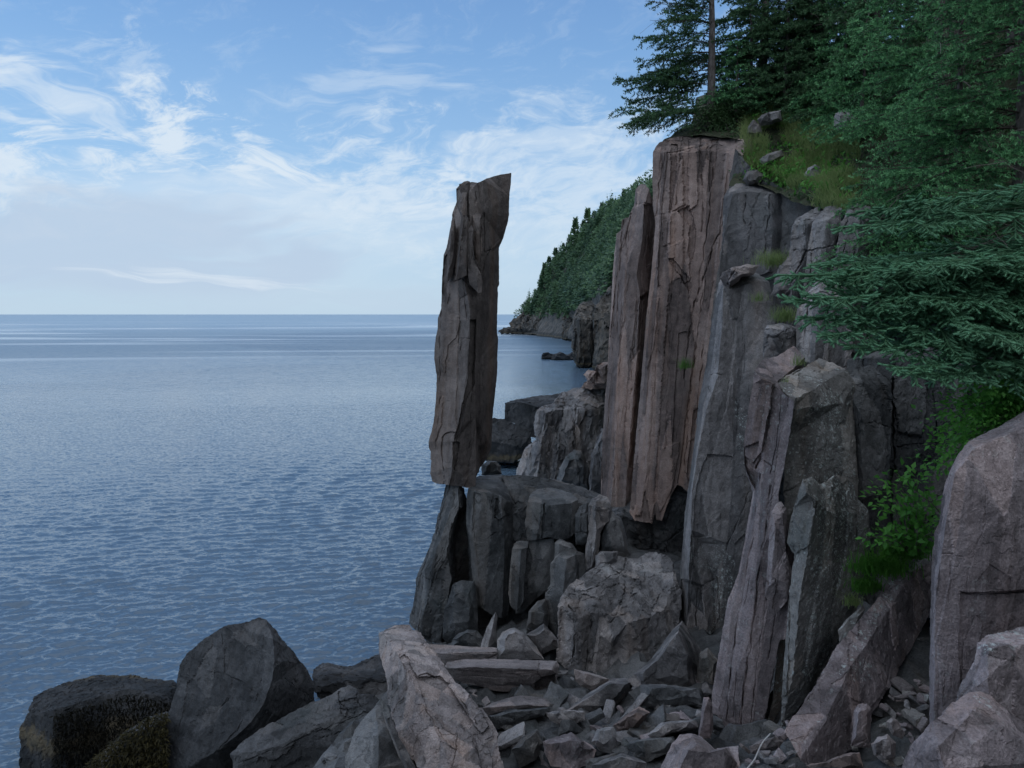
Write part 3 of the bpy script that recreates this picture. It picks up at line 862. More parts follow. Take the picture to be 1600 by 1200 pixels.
rock('cliff_column', 'tall grey column with a pale lit edge and a broken white cap', 'rock column', M['grey'],
     [(1118, 470, .7), (1122, 442, .9), (1128, 432, 1.3), (1140, 424, 1.7), (1165, 422, 1.7), (1185, 428, 1.5), (1202, 440, 1.1), (1212, 480, .6), (1208, 540, .3), (1195, 600), (1185, 680), (1190, 740), (1192, 850), (1180, 950), (1160, 1050), (1140, 1110, .2), (1108, 1105, .3), (1100, 1050, .3), (1098, 1018, .3),
      (1085, 1016, .2), (1062, 1011, .7), (1065, 950, .8), (1062, 910, .8), (1067, 850, .8), (1070, 800, .8), (1078, 740, .8), (1085, 690, .8), (1093, 625, .8), (1103, 575, .8), (1111, 520, .8)],
     ridges=[[(1122, 442, .9), (1130, 450, .2), (1129, 500, .1), (1121, 590, 0), (1104, 640), (1090, 710), (1081, 770), (1080, 828, -.1), (1076, 900, -.1), (1072, 1013, .1)], [(1130, 450, .2), (1145, 455, .3), (1162, 446, .5), (1185, 440, .7), (1202, 440, 1.1)],
             [(1162, 446, .5), (1160, 560, .3), (1150, 700, .1), (1140, 850), (1120, 1010)], [(1080, 828, -.1), (1095, 850, .25), (1115, 900, .3)]],
     Y=18.6, back=2.5, axis=(1080, 1000, 1135, 440), lich=[[(1075, 845), (1100, 850), (1130, 850), (1145, 880), (1140, 960), (1125, 1010), (1108, 1000), (1112, 900), (1080, 880)], [(1150, 620), (1168, 640), (1165, 720), (1150, 700)]], amp=.018, step=.04, cell=(.6, 4.4), fine=.9,
     plates=[([(1105, 710), (1145, 713), (1130, 760), (1100, 840), (1082, 840), (1088, 760)], -.08), ([(1140, 790), (1175, 770), (1170, 830), (1148, 850), (1140, 830)], .06), ([(1065, 905), (1100, 915), (1090, 1000), (1064, 1010)], -.08), ([(1095, 930), (1120, 900), (1125, 960), (1105, 1010), (1090, 1000)], .07)],
     cracks=[([(1107, 714), (1142, 712)], 1.6, .1), ([(1112, 585), (1122, 583), (1128, 586)], 1.3, .07), ([(1104, 605), (1116, 620)], 1.2, .06), ([(1066, 907), (1095, 918), (1120, 900)], 1.7, .12), ([(1080, 830), (1082, 870), (1078, 915)], 1.4, .1), ([(1092, 920), (1086, 960), (1090, 1005)], 1.8, .12),
             ([(1125, 455), (1122, 520), (1116, 580)], 1.2, .05), ([(1165, 520), (1160, 600)], 1.2, .05), ([(1170, 770), (1150, 820), (1130, 880)], 1.3, .07)])
rock('cap_stone', 'broken pale stone capping the grey column with the lit edge', 'boulder', M['slab'],
     [(1124, 437), (1128, 428), (1140, 421), (1158, 416), (1170, 412), (1186, 416), (1178, 428), (1160, 435), (1148, 446), (1136, 452)], bulge=.25, Y=18.9, back=.9, amp=.04, step=.06, cell=(.25, .4),
     cracks=[([(1150, 418), (1146, 432), (1138, 446)], 2.0, .14)])
rock('cliff_column', 'jointed grey column with a rounded shoulder below the grassy slope', 'rock column', M['grey'],
     [(1238, 352, .1), (1248, 338, .3), (1262, 330, .5), (1280, 322, .7), (1292, 330, .5), (1288, 370), (1278, 420), (1268, 460), (1250, 480), (1225, 470), (1205, 460), (1215, 420), (1232, 400)],
     ridges=[[(1262, 330, .5), (1262, 350, -.2), (1256, 395, -.2), (1240, 440, -.3), (1232, 470, -.2)]], Y=18.6, back=2, amp=.03, step=.05, cell=(.4, 1.4),
     cracks=[([(1238, 392), (1256, 390), (1270, 392)], 1.8, .14), ([(1258, 392), (1240, 430), (1230, 465)], 2.2, .2), ([(1250, 345), (1258, 370)], 1.4, .1)])
rock('cliff_column', 'rounded top column in the middle of the jointed group beneath the spruce boughs', 'rock column', M['grey'],
     [(1262, 392), (1268, 350, .1), (1277, 336, .3), (1290, 324, .6), (1306, 320, .7), (1315, 326, .5), (1314, 347, .2), (1306, 380), (1302, 420), (1290, 470), (1260, 490), (1256, 440)],
     ridges=[[(1290, 324, .6), (1292, 345, -.1), (1284, 388, -.15), (1276, 480, -.1)]], Y=17.9, back=2, amp=.025, step=.04, cell=(.45, 1.6),
     cracks=[([(1263, 391), (1285, 388), (1304, 382)], 1.8, .14), ([(1268, 395), (1266, 430), (1262, 450)], 1.5, .12)])
rock('cliff_column', 'mauve column leaning out under the upper spruce at the right of the jointed group', 'rock column', M['grey'],
     [(1306, 400), (1314, 350, .1), (1324, 326, .3), (1334, 318, .6), (1350, 320, .6), (1372, 328, .6), (1395, 340, .7), (1400, 400, .3), (1390, 470), (1370, 560), (1300, 560), (1296, 480)],
     ridges=[[(1350, 320, .6), (1348, 345, -.1), (1340, 420, -.2), (1330, 550, -.2)]], Y=17.0, back=2, axis=(1310, 560, 1350, 320), amp=.025, step=.045, cell=(.4, 2.2),
     cracks=[([(1326, 335), (1318, 400), (1310, 480)], 1.4, .1)])
rock('cliff_column', 'row of narrow vertical columns hidden behind the tips of the low spruce boughs', 'rock column', M['grey'],
     [(1243, 500, .2), (1250, 470, .3), (1275, 440, .4), (1300, 424, .6), (1330, 430, .6), (1335, 520), (1325, 580), (1285, 575), (1245, 560)],
     ridges=[[(1275, 440, .4), (1280, 470, -.2), (1272, 570, -.2)], [(1300, 424, .6), (1306, 470, -.1), (1302, 570, -.1)]], Y=16.2, back=2, amp=.025, step=.06, cell=(.3, 2.0),
     cracks=[([(1262, 470), (1256, 540)], 2, .2), ([(1292, 450), (1286, 560)], 2, .15)])
rock('ledge_block', 'small cracked block on the ledge between two grass tufts', 'rock block', M['grey'],
     [(1194, 520), (1200, 508, .2), (1222, 506, .3), (1247, 512, .3), (1250, 545, .1), (1236, 572), (1205, 575), (1192, 560)],
     ridges=[[(1194, 520), (1212, 522, -.2), (1240, 518, 0), (1247, 512, .3)]], Y=16.4, back=1.5, amp=.03, step=.06, cell=(.35, .5), cracks=[([(1196, 528), (1215, 525), (1235, 512)], 1.6, .12), ([(1240, 515), (1246, 545)], 1.8, .15)])
rock('lichen_column', 'massive leaning column with a sloping blue grey top and round pale lichen spots on its right face', 'rock column', M['lichen'],
     [(1212, 604, .35), (1214, 595, .4), (1230, 586, .7), (1250, 577, 1.1), (1280, 560, 1.8), (1300, 566, 1.6), (1323, 577, 1.2), (1335, 598, 1.0), (1332, 640, 1), (1336, 700, .9), (1340, 760, .9), (1345, 850, .9), (1340, 950, .9), (1310, 1040, .8), (1270, 1120, .8), (1245, 1150, .6), (1192, 1155, .2), (1205, 1100, .1), (1216, 1000, .1), (1230, 870, .1), (1226, 760, 0), (1228, 730), (1236, 660)],
     ridges=[[(1212, 604, .35), (1228, 616, 0), (1243, 623, -.2), (1265, 612, .2), (1297, 591, .9)], [(1243, 623, -.2), (1240, 640, -.2), (1226, 730, -.15), (1224, 770, 0), (1230, 870, .1)], [(1297, 591, .9), (1316, 630, .7), (1328, 700, .6), (1333, 760, .6), (1336, 850, .6)], [(1297, 591, .9), (1323, 577, 1.2)]],
     Y=13.1, back=2.2, axis=(1170, 1150, 1240, 620), lich=[[(1255, 640), (1300, 600), (1325, 680), (1336, 760), (1260, 745), (1280, 690)]], amp=.022, step=.025, cell=(.6, 3), fine=.95,
     cracks=[([(1216, 600), (1240, 585), (1262, 570)], 1.8, .1), ([(1243, 760), (1230, 765), (1218, 775)], 1.6, .08)])
rock('lichen_column', 'tall mauve plank like column whose long pale left face is split by vertical cracks', 'rock column', M['mauve'],
     [(1177, 600, .4), (1178, 580, .55), (1185, 570, .9), (1192, 562, 1.2), (1215, 556, 1.5), (1240, 540, 2.0), (1258, 558, 1.6), (1240, 575, 1.2), (1214, 596, .4), (1222, 612), (1240, 628, -.3), (1238, 650, -.3), (1225, 730, -.3), (1217, 766, -.3), (1216, 800, -.3), (1240, 830, -.25), (1246, 862, -.2), (1243, 902, -.2), (1235, 931, -.2), (1234, 998, -.2),
      (1219, 1000, -.15), (1207, 1058, -.15), (1196, 1120, -.15), (1191, 1157, -.1), (1180, 1168, -.1), (1155, 1164, .1), (1132, 1154, .2), (1112, 1120, .4), (1112, 1085, .45), (1125, 1012, .5), (1137, 940, .5), (1153, 900, .5), (1163, 850, .5), (1177, 767, .5), (1172, 752, .5), (1163, 728, .5), (1162, 693, .5), (1170, 640, .45)],
     ridges=[[(1177, 590, .5), (1190, 592, .25), (1205, 598, .15), (1214, 596, .4)], [(1205, 598, .15), (1200, 660, .1), (1190, 740, .1), (1180, 830, .1), (1160, 960, .1), (1140, 1080, .15), (1132, 1154, .2)],
             [(1222, 612, 0), (1210, 700, -.12), (1196, 780, -.12), (1190, 860, -.1), (1170, 1000, -.1), (1155, 1164, .1)]],
     Y=13.0, back=1.6, axis=(1150, 1160, 1215, 600), amp=.012, step=.02, cell=(.3, 5.5), fine=.9,
     plates=[([(1164, 700), (1185, 690), (1190, 720), (1180, 765), (1173, 752), (1163, 727)], -.1), ([(1193, 600), (1206, 600), (1202, 640), (1190, 705), (1176, 725), (1164, 712), (1166, 690), (1180, 640)], .09),
             ([(1219, 1000), (1234, 998), (1233, 1042), (1210, 1044)], -.10), ([(1208, 1044), (1240, 1044), (1236, 1118), (1190, 1152)], -.16)],
     cracks=[([(1210, 600), (1202, 660), (1190, 715), (1182, 730)], 2.2, .12), ([(1188, 740), (1180, 820), (1165, 900), (1150, 990), (1138, 1080), (1133, 1150)], 1.8, .09), ([(1205, 760), (1196, 830), (1182, 920), (1172, 1010), (1160, 1090), (1157, 1160)], 2.4, .12),
             ([(1215, 800), (1206, 860), (1196, 960), (1188, 1000), (1178, 1080), (1172, 1150)], 1.6, .07), ([(1215, 930), (1208, 990), (1200, 1030)], 1.3, .06), ([(1172, 900), (1160, 960)], 1.3, .05), ([(1187, 715), (1195, 720), (1206, 728)], 1.3, .06), ([(1192, 805), (1200, 790), (1215, 765)], 1.5, .08),
             ([(1150, 1050), (1146, 1120)], 1.3, .05), ([(1222, 616), (1212, 700), (1205, 740)], 1.2, .05)])
rock('wedge_column', 'pointed rock wedge coated in grey green lichen in front of the massive leaning column', 'rock column', M['lichen'],
     [(1228, 845, .4), (1238, 795, .3), (1247, 765, .3), (1253, 748, .4), (1267, 745, .5), (1280, 757, .5), (1294, 748, .6), (1307, 742, .7), (1320, 746, .8), (1331, 755, .9), (1336, 777, .9), (1348, 788, 1), (1356, 802, 1), (1358, 833, 1), (1351, 867, 1), (1346, 920, 1), (1331, 960, .9), (1314, 1000, .9), (1275, 1075, .8), (1221, 1140, .6), (1225, 1060, .3), (1234, 930, .2), (1241, 865, .2), (1236, 860, .3)],
     ridges=[[(1267, 745, .5), (1272, 780, .0), (1262, 850, -.1), (1250, 940, -.1), (1240, 1050, 0), (1221, 1140, .6)], [(1307, 742, .7), (1298, 800, .3), (1296, 900, .3), (1280, 1000, .3), (1260, 1090, .4)], [(1253, 748, .4), (1260, 770, 0)]],
     Y=11.9, back=1.4, axis=(1250, 1100, 1285, 750), lich=[[(1268, 745), (1330, 750), (1352, 800), (1345, 900), (1300, 1010), (1250, 1080), (1262, 950), (1275, 850)]], amp=.022, step=.035, cell=(.4, 1.8),
     cracks=[([(1298, 760), (1297, 830), (1290, 900)], 1.6, .08), ([(1336, 780), (1338, 830), (1335, 900)], 1.8, .1), ([(1274, 785), (1270, 830), (1262, 860)], 1.4, .07), ([(1330, 795), (1345, 800), (1356, 804)], 1.3, .06)],
     plates=[([(1247, 765), (1262, 752), (1272, 800), (1262, 850), (1245, 862), (1236, 850)], .06)])
rock('split_post', 'thin broken rock post leaning between the plank like column and the lichen wedge', 'rock column', M['mauve'],
     [(1206, 800), (1212, 788, .1), (1222, 783, .2), (1230, 795, .1), (1230, 830, .1), (1226, 860), (1234, 880), (1240, 905), (1230, 940), (1210, 960), (1196, 930), (1200, 860)], bulge=.12, Y=12.5, back=.7, amp=.015, step=.03, cell=(.2, 1),
     axis=(1200, 950, 1225, 790), cracks=[([(1212, 820), (1226, 822)], 1.4, .06), ([(1225, 862), (1214, 900), (1208, 950)], 1.4, .06)])
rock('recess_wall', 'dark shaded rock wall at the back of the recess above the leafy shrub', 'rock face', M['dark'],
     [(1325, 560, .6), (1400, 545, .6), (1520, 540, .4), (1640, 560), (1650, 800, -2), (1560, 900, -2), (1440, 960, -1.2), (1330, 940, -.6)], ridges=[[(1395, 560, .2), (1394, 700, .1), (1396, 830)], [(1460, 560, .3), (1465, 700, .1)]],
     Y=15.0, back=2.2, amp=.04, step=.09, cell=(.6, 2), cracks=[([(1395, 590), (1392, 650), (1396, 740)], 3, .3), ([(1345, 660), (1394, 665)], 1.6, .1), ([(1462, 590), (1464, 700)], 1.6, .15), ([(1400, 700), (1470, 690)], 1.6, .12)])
rock('recess_block', 'square dark block left of the vertical cleft at the back of the recess', 'rock block', M['dark'],
     [(1320, 595), (1335, 580, .3), (1362, 570, .5), (1392, 600, .3), (1395, 640, .2), (1391, 700), (1388, 760), (1350, 800), (1335, 780), (1338, 700)],
     ridges=[[(1335, 600), (1345, 645, -.2), (1350, 780, -.2)], [(1335, 600, 0), (1395, 640, .2)]], Y=14.2, back=1.2, amp=.025, step=.04, cell=(.5, 1.5), cracks=[([(1340, 664), (1365, 660), (1390, 668)], 1.5, .08)])
rock('cliff_wall', 'dark rock wall filling the gaps between the jointed columns below the slope', 'rock face', M['dark'],
     [(1150, 230, 2), (1172, 262, 1.2), (1240, 306, 0), (1300, 322, -1.2), (1360, 326, -2), (1420, 340, -2.6), (1520, 380, -3.6), (1660, 430, -5.5), (1680, 900, -6.5), (1500, 960, -5.5), (1380, 980, -4.5), (1200, 1000, -1), (1060, 970, 2), (1110, 500, 2)],
     ridges=[[(1240, 306, 0), (1240, 500, 0), (1220, 850, 0)], [(1360, 326, -2), (1360, 560, -2.4), (1380, 840, -3)]], Y=22.2, back=2, amp=.05, step=.07, cell=(.7, 2.4), fine=1.3)
# ------------------------------------------------------------------ near rocks on the right
rock('near_slab', 'large upright mauve grey slab standing at the right, its top sloping up to the right', 'rock slab', M['mauve'],
     [(1453, 1000, .3), (1453, 960, .3), (1454, 900, .3), (1456, 870, .3), (1459, 833, .3), (1466, 815, .3), (1469, 800, .3), (1473, 767, .35), (1482, 740, .4), (1490, 722, .45), (1498, 708, .55), (1510, 691, .7), (1530, 681, .85), (1553, 670, 1), (1577, 657, 1.1), (1600, 642, 1.2), (1680, 600, 1.5), (1760, 600, 1.7), (1780, 1150, .6), (1560, 1165, 0), (1454, 1150, .3), (1453, 1080, .3)],
     ridges=[[(1498, 708, .55), (1492, 740, .05), (1482, 790, 0), (1474, 850), (1464, 920, 0), (1460, 1000), (1460, 1150)], [(1498, 708, .55), (1520, 702, .3), (1600, 668, .6), (1700, 630, 1)], [(1590, 680, .5), (1560, 800, .0), (1540, 900, -.05), (1536, 1160, -.1)]],
     Y=8.3, back=1.0, axis=(1470, 1100, 1530, 690), amp=.013, step=.018, cell=(.5, 2.5), fine=.8,
     plates=[([(1500, 926), (1620, 922), (1620, 1000), (1540, 1000), (1500, 1090), (1496, 1000)], -.07), ([(1525, 960), (1536, 975), (1515, 1060), (1500, 1095), (1505, 1000)], .035), ([(1545, 880), (1580, 905), (1575, 922), (1540, 922), (1528, 905)], -.02)],
     cracks=[([(1500, 925), (1530, 928), (1560, 926), (1620, 924)], 2.0, .05), ([(1472, 868), (1502, 870)], 1.8, .05), ([(1543, 760), (1540, 820), (1515, 880), (1508, 920)], 1.5, .025), ([(1480, 770), (1470, 870), (1460, 980)], 1.6, .03), ([(1560, 740), (1545, 780), (1548, 790)], 1.4, .02),
             ([(1484, 880), (1480, 1000), (1474, 1100)], 1.6, .03), ([(1575, 660), (1600, 690)], 1.2, .015), ([(1595, 700), (1585, 800)], 1.3, .02)])
rock('near_boulder', 'rounded mauve boulder with white lichen patches at the right edge', 'boulder', M['mauve'],
     [(1495, 1095, .2), (1504, 1068, .2), (1512, 1055, .2), (1524, 1035, .2), (1529, 1004, .3), (1537, 997, .35), (1548, 992, .45), (1570, 986, .6), (1600, 978, .8), (1680, 965, 1), (1740, 1000, 1), (1740, 1200, .3), (1600, 1200), (1540, 1150)],
     ridges=[[(1529, 1004, .3), (1548, 1012, .1), (1600, 1005, .2), (1700, 1000, .5)], [(1548, 1012, .1), (1545, 1060, -.1), (1560, 1130, -.1)]], Y=6.9, back=1.0, lich=[[(1530, 1005), (1550, 992), (1600, 980), (1600, 1010), (1545, 1020)]], amp=.02, step=.02, cell=(.35, .5))
rock('near_boulder', 'broad purple grey boulder filling the lower right corner', 'boulder', M['mauve'],
     [(1408, 1215, .3), (1413, 1192, .3), (1420, 1175, .3), (1428, 1160, .3), (1437, 1150, .3), (1446, 1142, .3), (1465, 1123, .35), (1490, 1098, .5), (1504, 1086, .6), (1514, 1080, .65), (1528, 1079, .65), (1547, 1087, .6), (1575, 1112, .5), (1600, 1129, .45), (1690, 1190, .3), (1760, 1330), (1600, 1330), (1420, 1330, .1)],
     ridges=[[(1460, 1128, .35), (1470, 1165, 0), (1478, 1200, -.1), (1480, 1320, -.1)], [(1504, 1086, .6), (1520, 1110, .3), (1560, 1130, .25), (1640, 1190, .1)], [(1465, 1170, 0), (1500, 1135, .25), (1520, 1110, .3)]], Y=6.2, back=1.2, lich=[[(1520, 1082), (1545, 1088), (1560, 1105), (1535, 1108)]], amp=.016, step=.016, cell=(.4, .6), cracks=[([(1470, 1165), (1478, 1200)], 1.6, .02)])
rock('leaning_beam', 'long four sided beam of rock leaning up to the right, speckled white along its upper face', 'fallen column', M['mauve'],
     [(1225, 1142, 0), (1231, 1131, .1), (1250, 1103, .3), (1272, 1070, .55), (1309, 1007, 1.0), (1336, 975, 1.3), (1365, 942, 1.6), (1382, 915, 1.9), (1399, 893, 2.1), (1411, 892, 2.1), (1420, 897, 2.1), (1440, 884, 2.6), (1455, 878, 2.6), (1456, 950, 2.3), (1433, 1002, 1.8), (1405, 1044, 1.3), (1385, 1081, .9), (1363, 1112, .6), (1331, 1172, .2), (1286, 1200, -.1), (1262, 1200, -.3), (1248, 1187, -.35), (1235, 1160, -.2)],
     ridges=[[(1248, 1187, -.35), (1292, 1121, .1), (1331, 1036, .75), (1360, 996, 1.15), (1405, 928, 1.8), (1420, 897, 2.1)], [(1405, 928, 1.8), (1456, 950, 2.3)]],
     Y=9.4, back=.9, axis=(1240, 1170, 1410, 895), lich=[[(1370, 940), (1400, 892), (1418, 898), (1404, 925), (1360, 990), (1310, 1060), (1300, 1050)], [(1332, 1030), (1350, 1022), (1368, 1040), (1362, 1065), (1340, 1062)], [(1272, 1128), (1292, 1115), (1288, 1128), (1276, 1136)]], amp=.018, step=.025, cell=(.35, 2.6), fine=.85,
     plates=[([(1332, 1040), (1350, 1025), (1375, 1040), (1385, 1075), (1360, 1105), (1330, 1090)], .04), ([(1335, 1160), (1334, 1110), (1352, 1098), (1362, 1112), (1350, 1150)], .05)],
     cracks=[([(1360, 996), (1372, 1030), (1395, 1050)], 1.6, .05), ([(1430, 930), (1400, 1000), (1385, 1070)], 1.5, .05), ([(1272, 1070), (1262, 1090)], 1.5, .04)])
rock('rock_flake', 'thin flat flake lodged between the lichen wedge and the long leaning beam', 'rock slab', M['lichen'],
     [(1309, 985), (1325, 965), (1348, 945), (1352, 952), (1335, 985), (1322, 1005), (1312, 1003)], bulge=.05, Y=11.2, back=.3, amp=.012, step=.01)
# ------------------------------------------------------------------ shore boulders, lower left
rock('shore_boulder', 'large dark pyramid boulder with pointed top and jagged crack', 'boulder', M['shore'],
     [(392, 970, .5), (404, 964, .4), (416, 966, .3), (430, 984, .6), (452, 1012, .9), (470, 1035, 1.1), (480, 1048, 1.2), (491, 1072, 1.3), (490, 1100, 1.2), (470, 1150, .8), (440, 1200, .3), (370, 1280, -.3), (255, 1260), (256, 1200, .2), (256, 1140, .4), (264, 1112, .5), (276, 1076, .7), (279, 1055, .8), (282, 1036, .9), (292, 1022, .9), (306, 1010, .8), (320, 998, .8), (352, 978, .6), (372, 974, .6)],
     ridges=[[(416, 966, .3), (426, 1000, -.3), (430, 1032, -.5), (424, 1068, -.7), (410, 1100, -.9), (396, 1124, -1.0), (376, 1144, -1.0), (340, 1172, -1.0), (300, 1196, -.9), (262, 1202, -.3)]],
     Y=17.2, back=2.6, amp=.025, step=.025, cell=(.8, 1.0), fine=.85,
     cracks=[([(348, 990), (350, 1020), (354, 1050), (372, 1062), (384, 1072), (396, 1078), (392, 1100), (380, 1125), (372, 1140), (345, 1168)], 1.8, .07), ([(354, 1050), (330, 1052), (310, 1062)], 1.3, .04), ([(305, 1120), (335, 1115), (360, 1090)], 1.2, .03), ([(410, 1060), (400, 1095)], 1.3, .05), ([(445, 1060), (470, 1080), (488, 1090)], 1.6, .06)])
rock('shore_boulder', 'low rounded boulder at the far left with a pale band at its foot', 'boulder', M['tide'],
     [(30, 1150, .3), (30, 1138, .35), (37, 1124, .5), (44, 1112, .7), (52, 1092, 1.2), (70, 1081, 1.7), (92, 1072, 2.2), (118, 1063, 2.6), (140, 1058, 2.9), (170, 1056, 3.0), (200, 1056, 3.0), (240, 1059, 2.8), (268, 1064, 2.5), (276, 1075, 2.0), (274, 1100, 1.2), (262, 1125, .8), (240, 1150, .4), (200, 1180, .2), (150, 1230), (80, 1250, -.2), (32, 1240)],
     ridges=[[(44, 1112, .7), (62, 1114, .2), (82, 1112, -.1), (100, 1107, 0), (120, 1102, .2), (160, 1086, .9), (200, 1076, 1.3), (224, 1082, 1.1), (250, 1088, 1), (274, 1100, 1.2)], [(82, 1112, -.1), (80, 1160, -.4), (80, 1240, -.5)]],
     Y=17.6, back=2.5, amp=.05, step=.03, cell=(.7, .8))
rock('shore_slab', 'long dark slab sloping up to the right in front of the pyramid boulder', 'fallen column', M['shore'],
     [(360, 1178), (372, 1166, .2), (400, 1144, .5), (450, 1116, .9), (490, 1098, 1.2), (512, 1089, 1.4), (524, 1082, 1.5), (532, 1076, 1.6), (546, 1073, 1.7), (556, 1075, 1.7), (562, 1086, 1.5), (584, 1087, 1.7), (600, 1100, 1.5), (600, 1160, .7), (560, 1215, 0), (480, 1230, -.2), (370, 1215, -.2)],
     ridges=[[(372, 1182, -.1), (430, 1165, .1), (480, 1140, .4), (520, 1118, .8), (550, 1105, 1.0), (600, 1110, 1.4)], [(524, 1082, 1.5), (530, 1106, 1.0)]], Y=15.4, back=1.3, axis=(370, 1180, 580, 1090), amp=.03, step=.05, cell=(.4, 1.4),
     cracks=[([(372, 1190), (430, 1170), (480, 1148), (540, 1125), (590, 1108)], 1.7, .08), ([(528, 1082), (532, 1100), (545, 1108), (540, 1120)], 1.8, .1), ([(556, 1086), (562, 1105)], 1.6, .1), ([(480, 1160), (540, 1140)], 1.4, .06)],
     plates=[([(530, 1095), (556, 1088), (562, 1104), (546, 1118), (532, 1112)], -.07)])
rock('shore_ledge', 'flat dark ledge at the water behind the long dark slab', 'rock ledge', M['shore'],
     [(488, 1070), (490, 1048, .6), (494, 1042, .9), (508, 1037, 1.2), (530, 1039, 1.2), (552, 1039, 1.2), (566, 1033, 1.5), (578, 1027, 1.7), (592, 1021, 1.9), (612, 1030, 1.7), (615, 1100, 0), (560, 1100), (500, 1098)],
     ridges=[[(492, 1056, .4), (540, 1052, .6), (600, 1050, .8)], [(496, 1070, .1), (545, 1062, .3), (608, 1062, .3)]], Y=19.2, back=1.6, amp=.05, step=.06, cell=(.7, .4))
rock('foreground_slab', 'long pale fallen slab pointing away from the viewer, broken in steps along its top', 'fallen column', M['slab'],
     [(592, 990, 3.2), (602, 983, 3.5), (620, 976, 3.7), (639, 975, 3.8), (646, 984, 3.5), (652, 985, 3.5), (660, 997, 3.2), (671, 1010, 2.9), (687, 1030, 2.5), (697, 1043, 2.2), (707, 1057, 2.0), (722, 1076, 1.7), (735, 1090, 1.4), (748, 1106, 1.2), (762, 1122, .9), (777, 1147, .6), (783, 1175, .2), (795, 1230, -.2), (740, 1240, -.4), (680, 1240, -.3), (658, 1205, .1), (648, 1190, .4), (636, 1172, .6), (625, 1152, .8),
      (616, 1126, 1.2), (607, 1100, 1.6), (604, 1075, 2.0), (603, 1060, 2.1), (596, 1040, 2.5), (591, 1015, 2.9)],
     ridges=[[(600, 992, 2.9), (620, 1022, 2.0), (632, 1040, 1.7), (640, 1052, 1.5), (650, 1080, 1.15), (664, 1108, .8), (680, 1137, .45), (690, 1162, .15), (698, 1190, -.1), (702, 1240, -.4)], [(646, 984, 3.5), (664, 1012, 2.6), (690, 1048, 2.0), (700, 1066, 1.7), (735, 1130, .8), (760, 1200, 0), (765, 1238, -.3)], [(592, 990, 3.2), (600, 992, 2.9)]],
     Y=11.6, back=1.3, axis=(690, 1200, 610, 985), amp=.02, step=.035, cell=(.28, 1.8), fine=.8,
     plates=[([(650, 1058), (690, 1055), (700, 1068), (722, 1100), (738, 1132), (715, 1140), (690, 1135), (668, 1108)], -.12), ([(706, 1058), (715, 1065), (745, 1105), (762, 1136), (752, 1146), (738, 1130), (718, 1098), (702, 1068)], .08),
             ([(632, 1022), (648, 1046), (655, 1056), (648, 1060), (636, 1048), (624, 1028)], -.09), ([(718, 1132), (735, 1150), (752, 1190), (760, 1240), (705, 1240), (700, 1190)], .06), ([(742, 1145), (765, 1170), (778, 1240), (765, 1240), (748, 1180)], .08)],
     cracks=[([(624, 1025), (640, 1058), (656, 1086), (676, 1130), (692, 1160)], 1.6, .07), ([(648, 1056), (670, 1052), (682, 1058), (700, 1066)], 1.8, .08), ([(684, 1138), (700, 1165), (712, 1172), (715, 1140)], 2.0, .08), ([(704, 1066), (722, 1096), (744, 1132)], 1.8, .08), ([(606, 1040), (620, 1080), (640, 1130), (665, 1190)], 1.3, .04), ([(712, 1172), (706, 1200)], 1.6, .07)])
rock('foreground_boulder', 'smooth grey rounded boulder at the bottom edge left of the long pale slab', 'boulder', M['dark'],
     [(536, 1215), (540, 1182, .2), (547, 1162, .4), (555, 1140, .7), (575, 1115, 1.2), (587, 1102, 1.4), (596, 1090, 1.5), (604, 1100, 1.3), (616, 1130, .8), (630, 1160, .5), (650, 1190, .2), (670, 1240), (600, 1270, -.2), (540, 1250, -.1)],
     ridges=[[(587, 1110, 1.0), (592, 1150, .2), (590, 1200, -.2), (595, 1260, -.3)]], Y=12.3, back=1.2, amp=.015, step=.015, cell=(.6, 1))
rock('edge_slab', 'thin grey slab edge squeezed between the smooth boulder and the long pale slab', 'rock slab', M['grey'],
     [(594, 1088), (604, 1100), (622, 1150), (640, 1180), (655, 1210), (640, 1215), (622, 1180), (606, 1140), (596, 1110)], bulge=.08, Y=12.0, back=.5, amp=.015, step=.02)
rock('fallen_column', 'straight grey fallen column lying level below the leaning column, its squared end at the right', 'fallen column', M['slab'],
     [(690, 1045), (700, 1034, .3), (730, 1030, .5), (790, 1030, .5), (840, 1031, .5), (870, 1032, .4), (874, 1040, .3), (872, 1054, .1), (868, 1072), (861, 1084), (845, 1086), (820, 1083), (775, 1080), (740, 1070), (700, 1062)],
     ridges=[[(695, 1045), (740, 1042, -.15), (800, 1044, -.2), (862, 1046, -.2), (874, 1040, .3)], [(862, 1046, -.2), (848, 1058, -.1), (832, 1066, -.1), (832, 1084, 0)]], Y=16.0, back=.8, axis=(700, 1050, 870, 1055), amp=.015, step=.02, cell=(.25, 2),
     plates=[([(836, 1066), (850, 1056), (866, 1054), (870, 1086), (834, 1086)], -.3)], cracks=[([(842, 1033), (840, 1050), (846, 1058)], 1.8, .08), ([(700, 1044), (780, 1048), (840, 1048)], 1.3, .03), ([(720, 1056), (800, 1060)], 1.2, .03)])
rock('fallen_column', 'smooth pale fallen column behind the straight one, running under the long pale slab', 'fallen column', M['slab'],
     [(660, 1020), (668, 1006, .2), (700, 1008, .3), (740, 1011, .3), (776, 1012, .3), (777, 1022, .1), (774, 1034), (740, 1038), (680, 1038)], ridges=[[(664, 1020), (720, 1020, -.15), (777, 1018, 0)]], Y=17.6, back=.7, axis=(670, 1020, 776, 1022), amp=.015, step=.02, cell=(.3, 2))
rock('propped_slab', 'five sided grey slab propped up behind the fallen columns', 'rock slab', M['grey'],
     [(776, 1030), (777, 1000, .3), (785, 987, .4), (795, 982, .5), (804, 980, .5), (820, 990, .4), (836, 1007, .3), (850, 1031)], bulge=.12, Y=17.8, back=.6, amp=.012, step=.012, cell=(.6, .8))
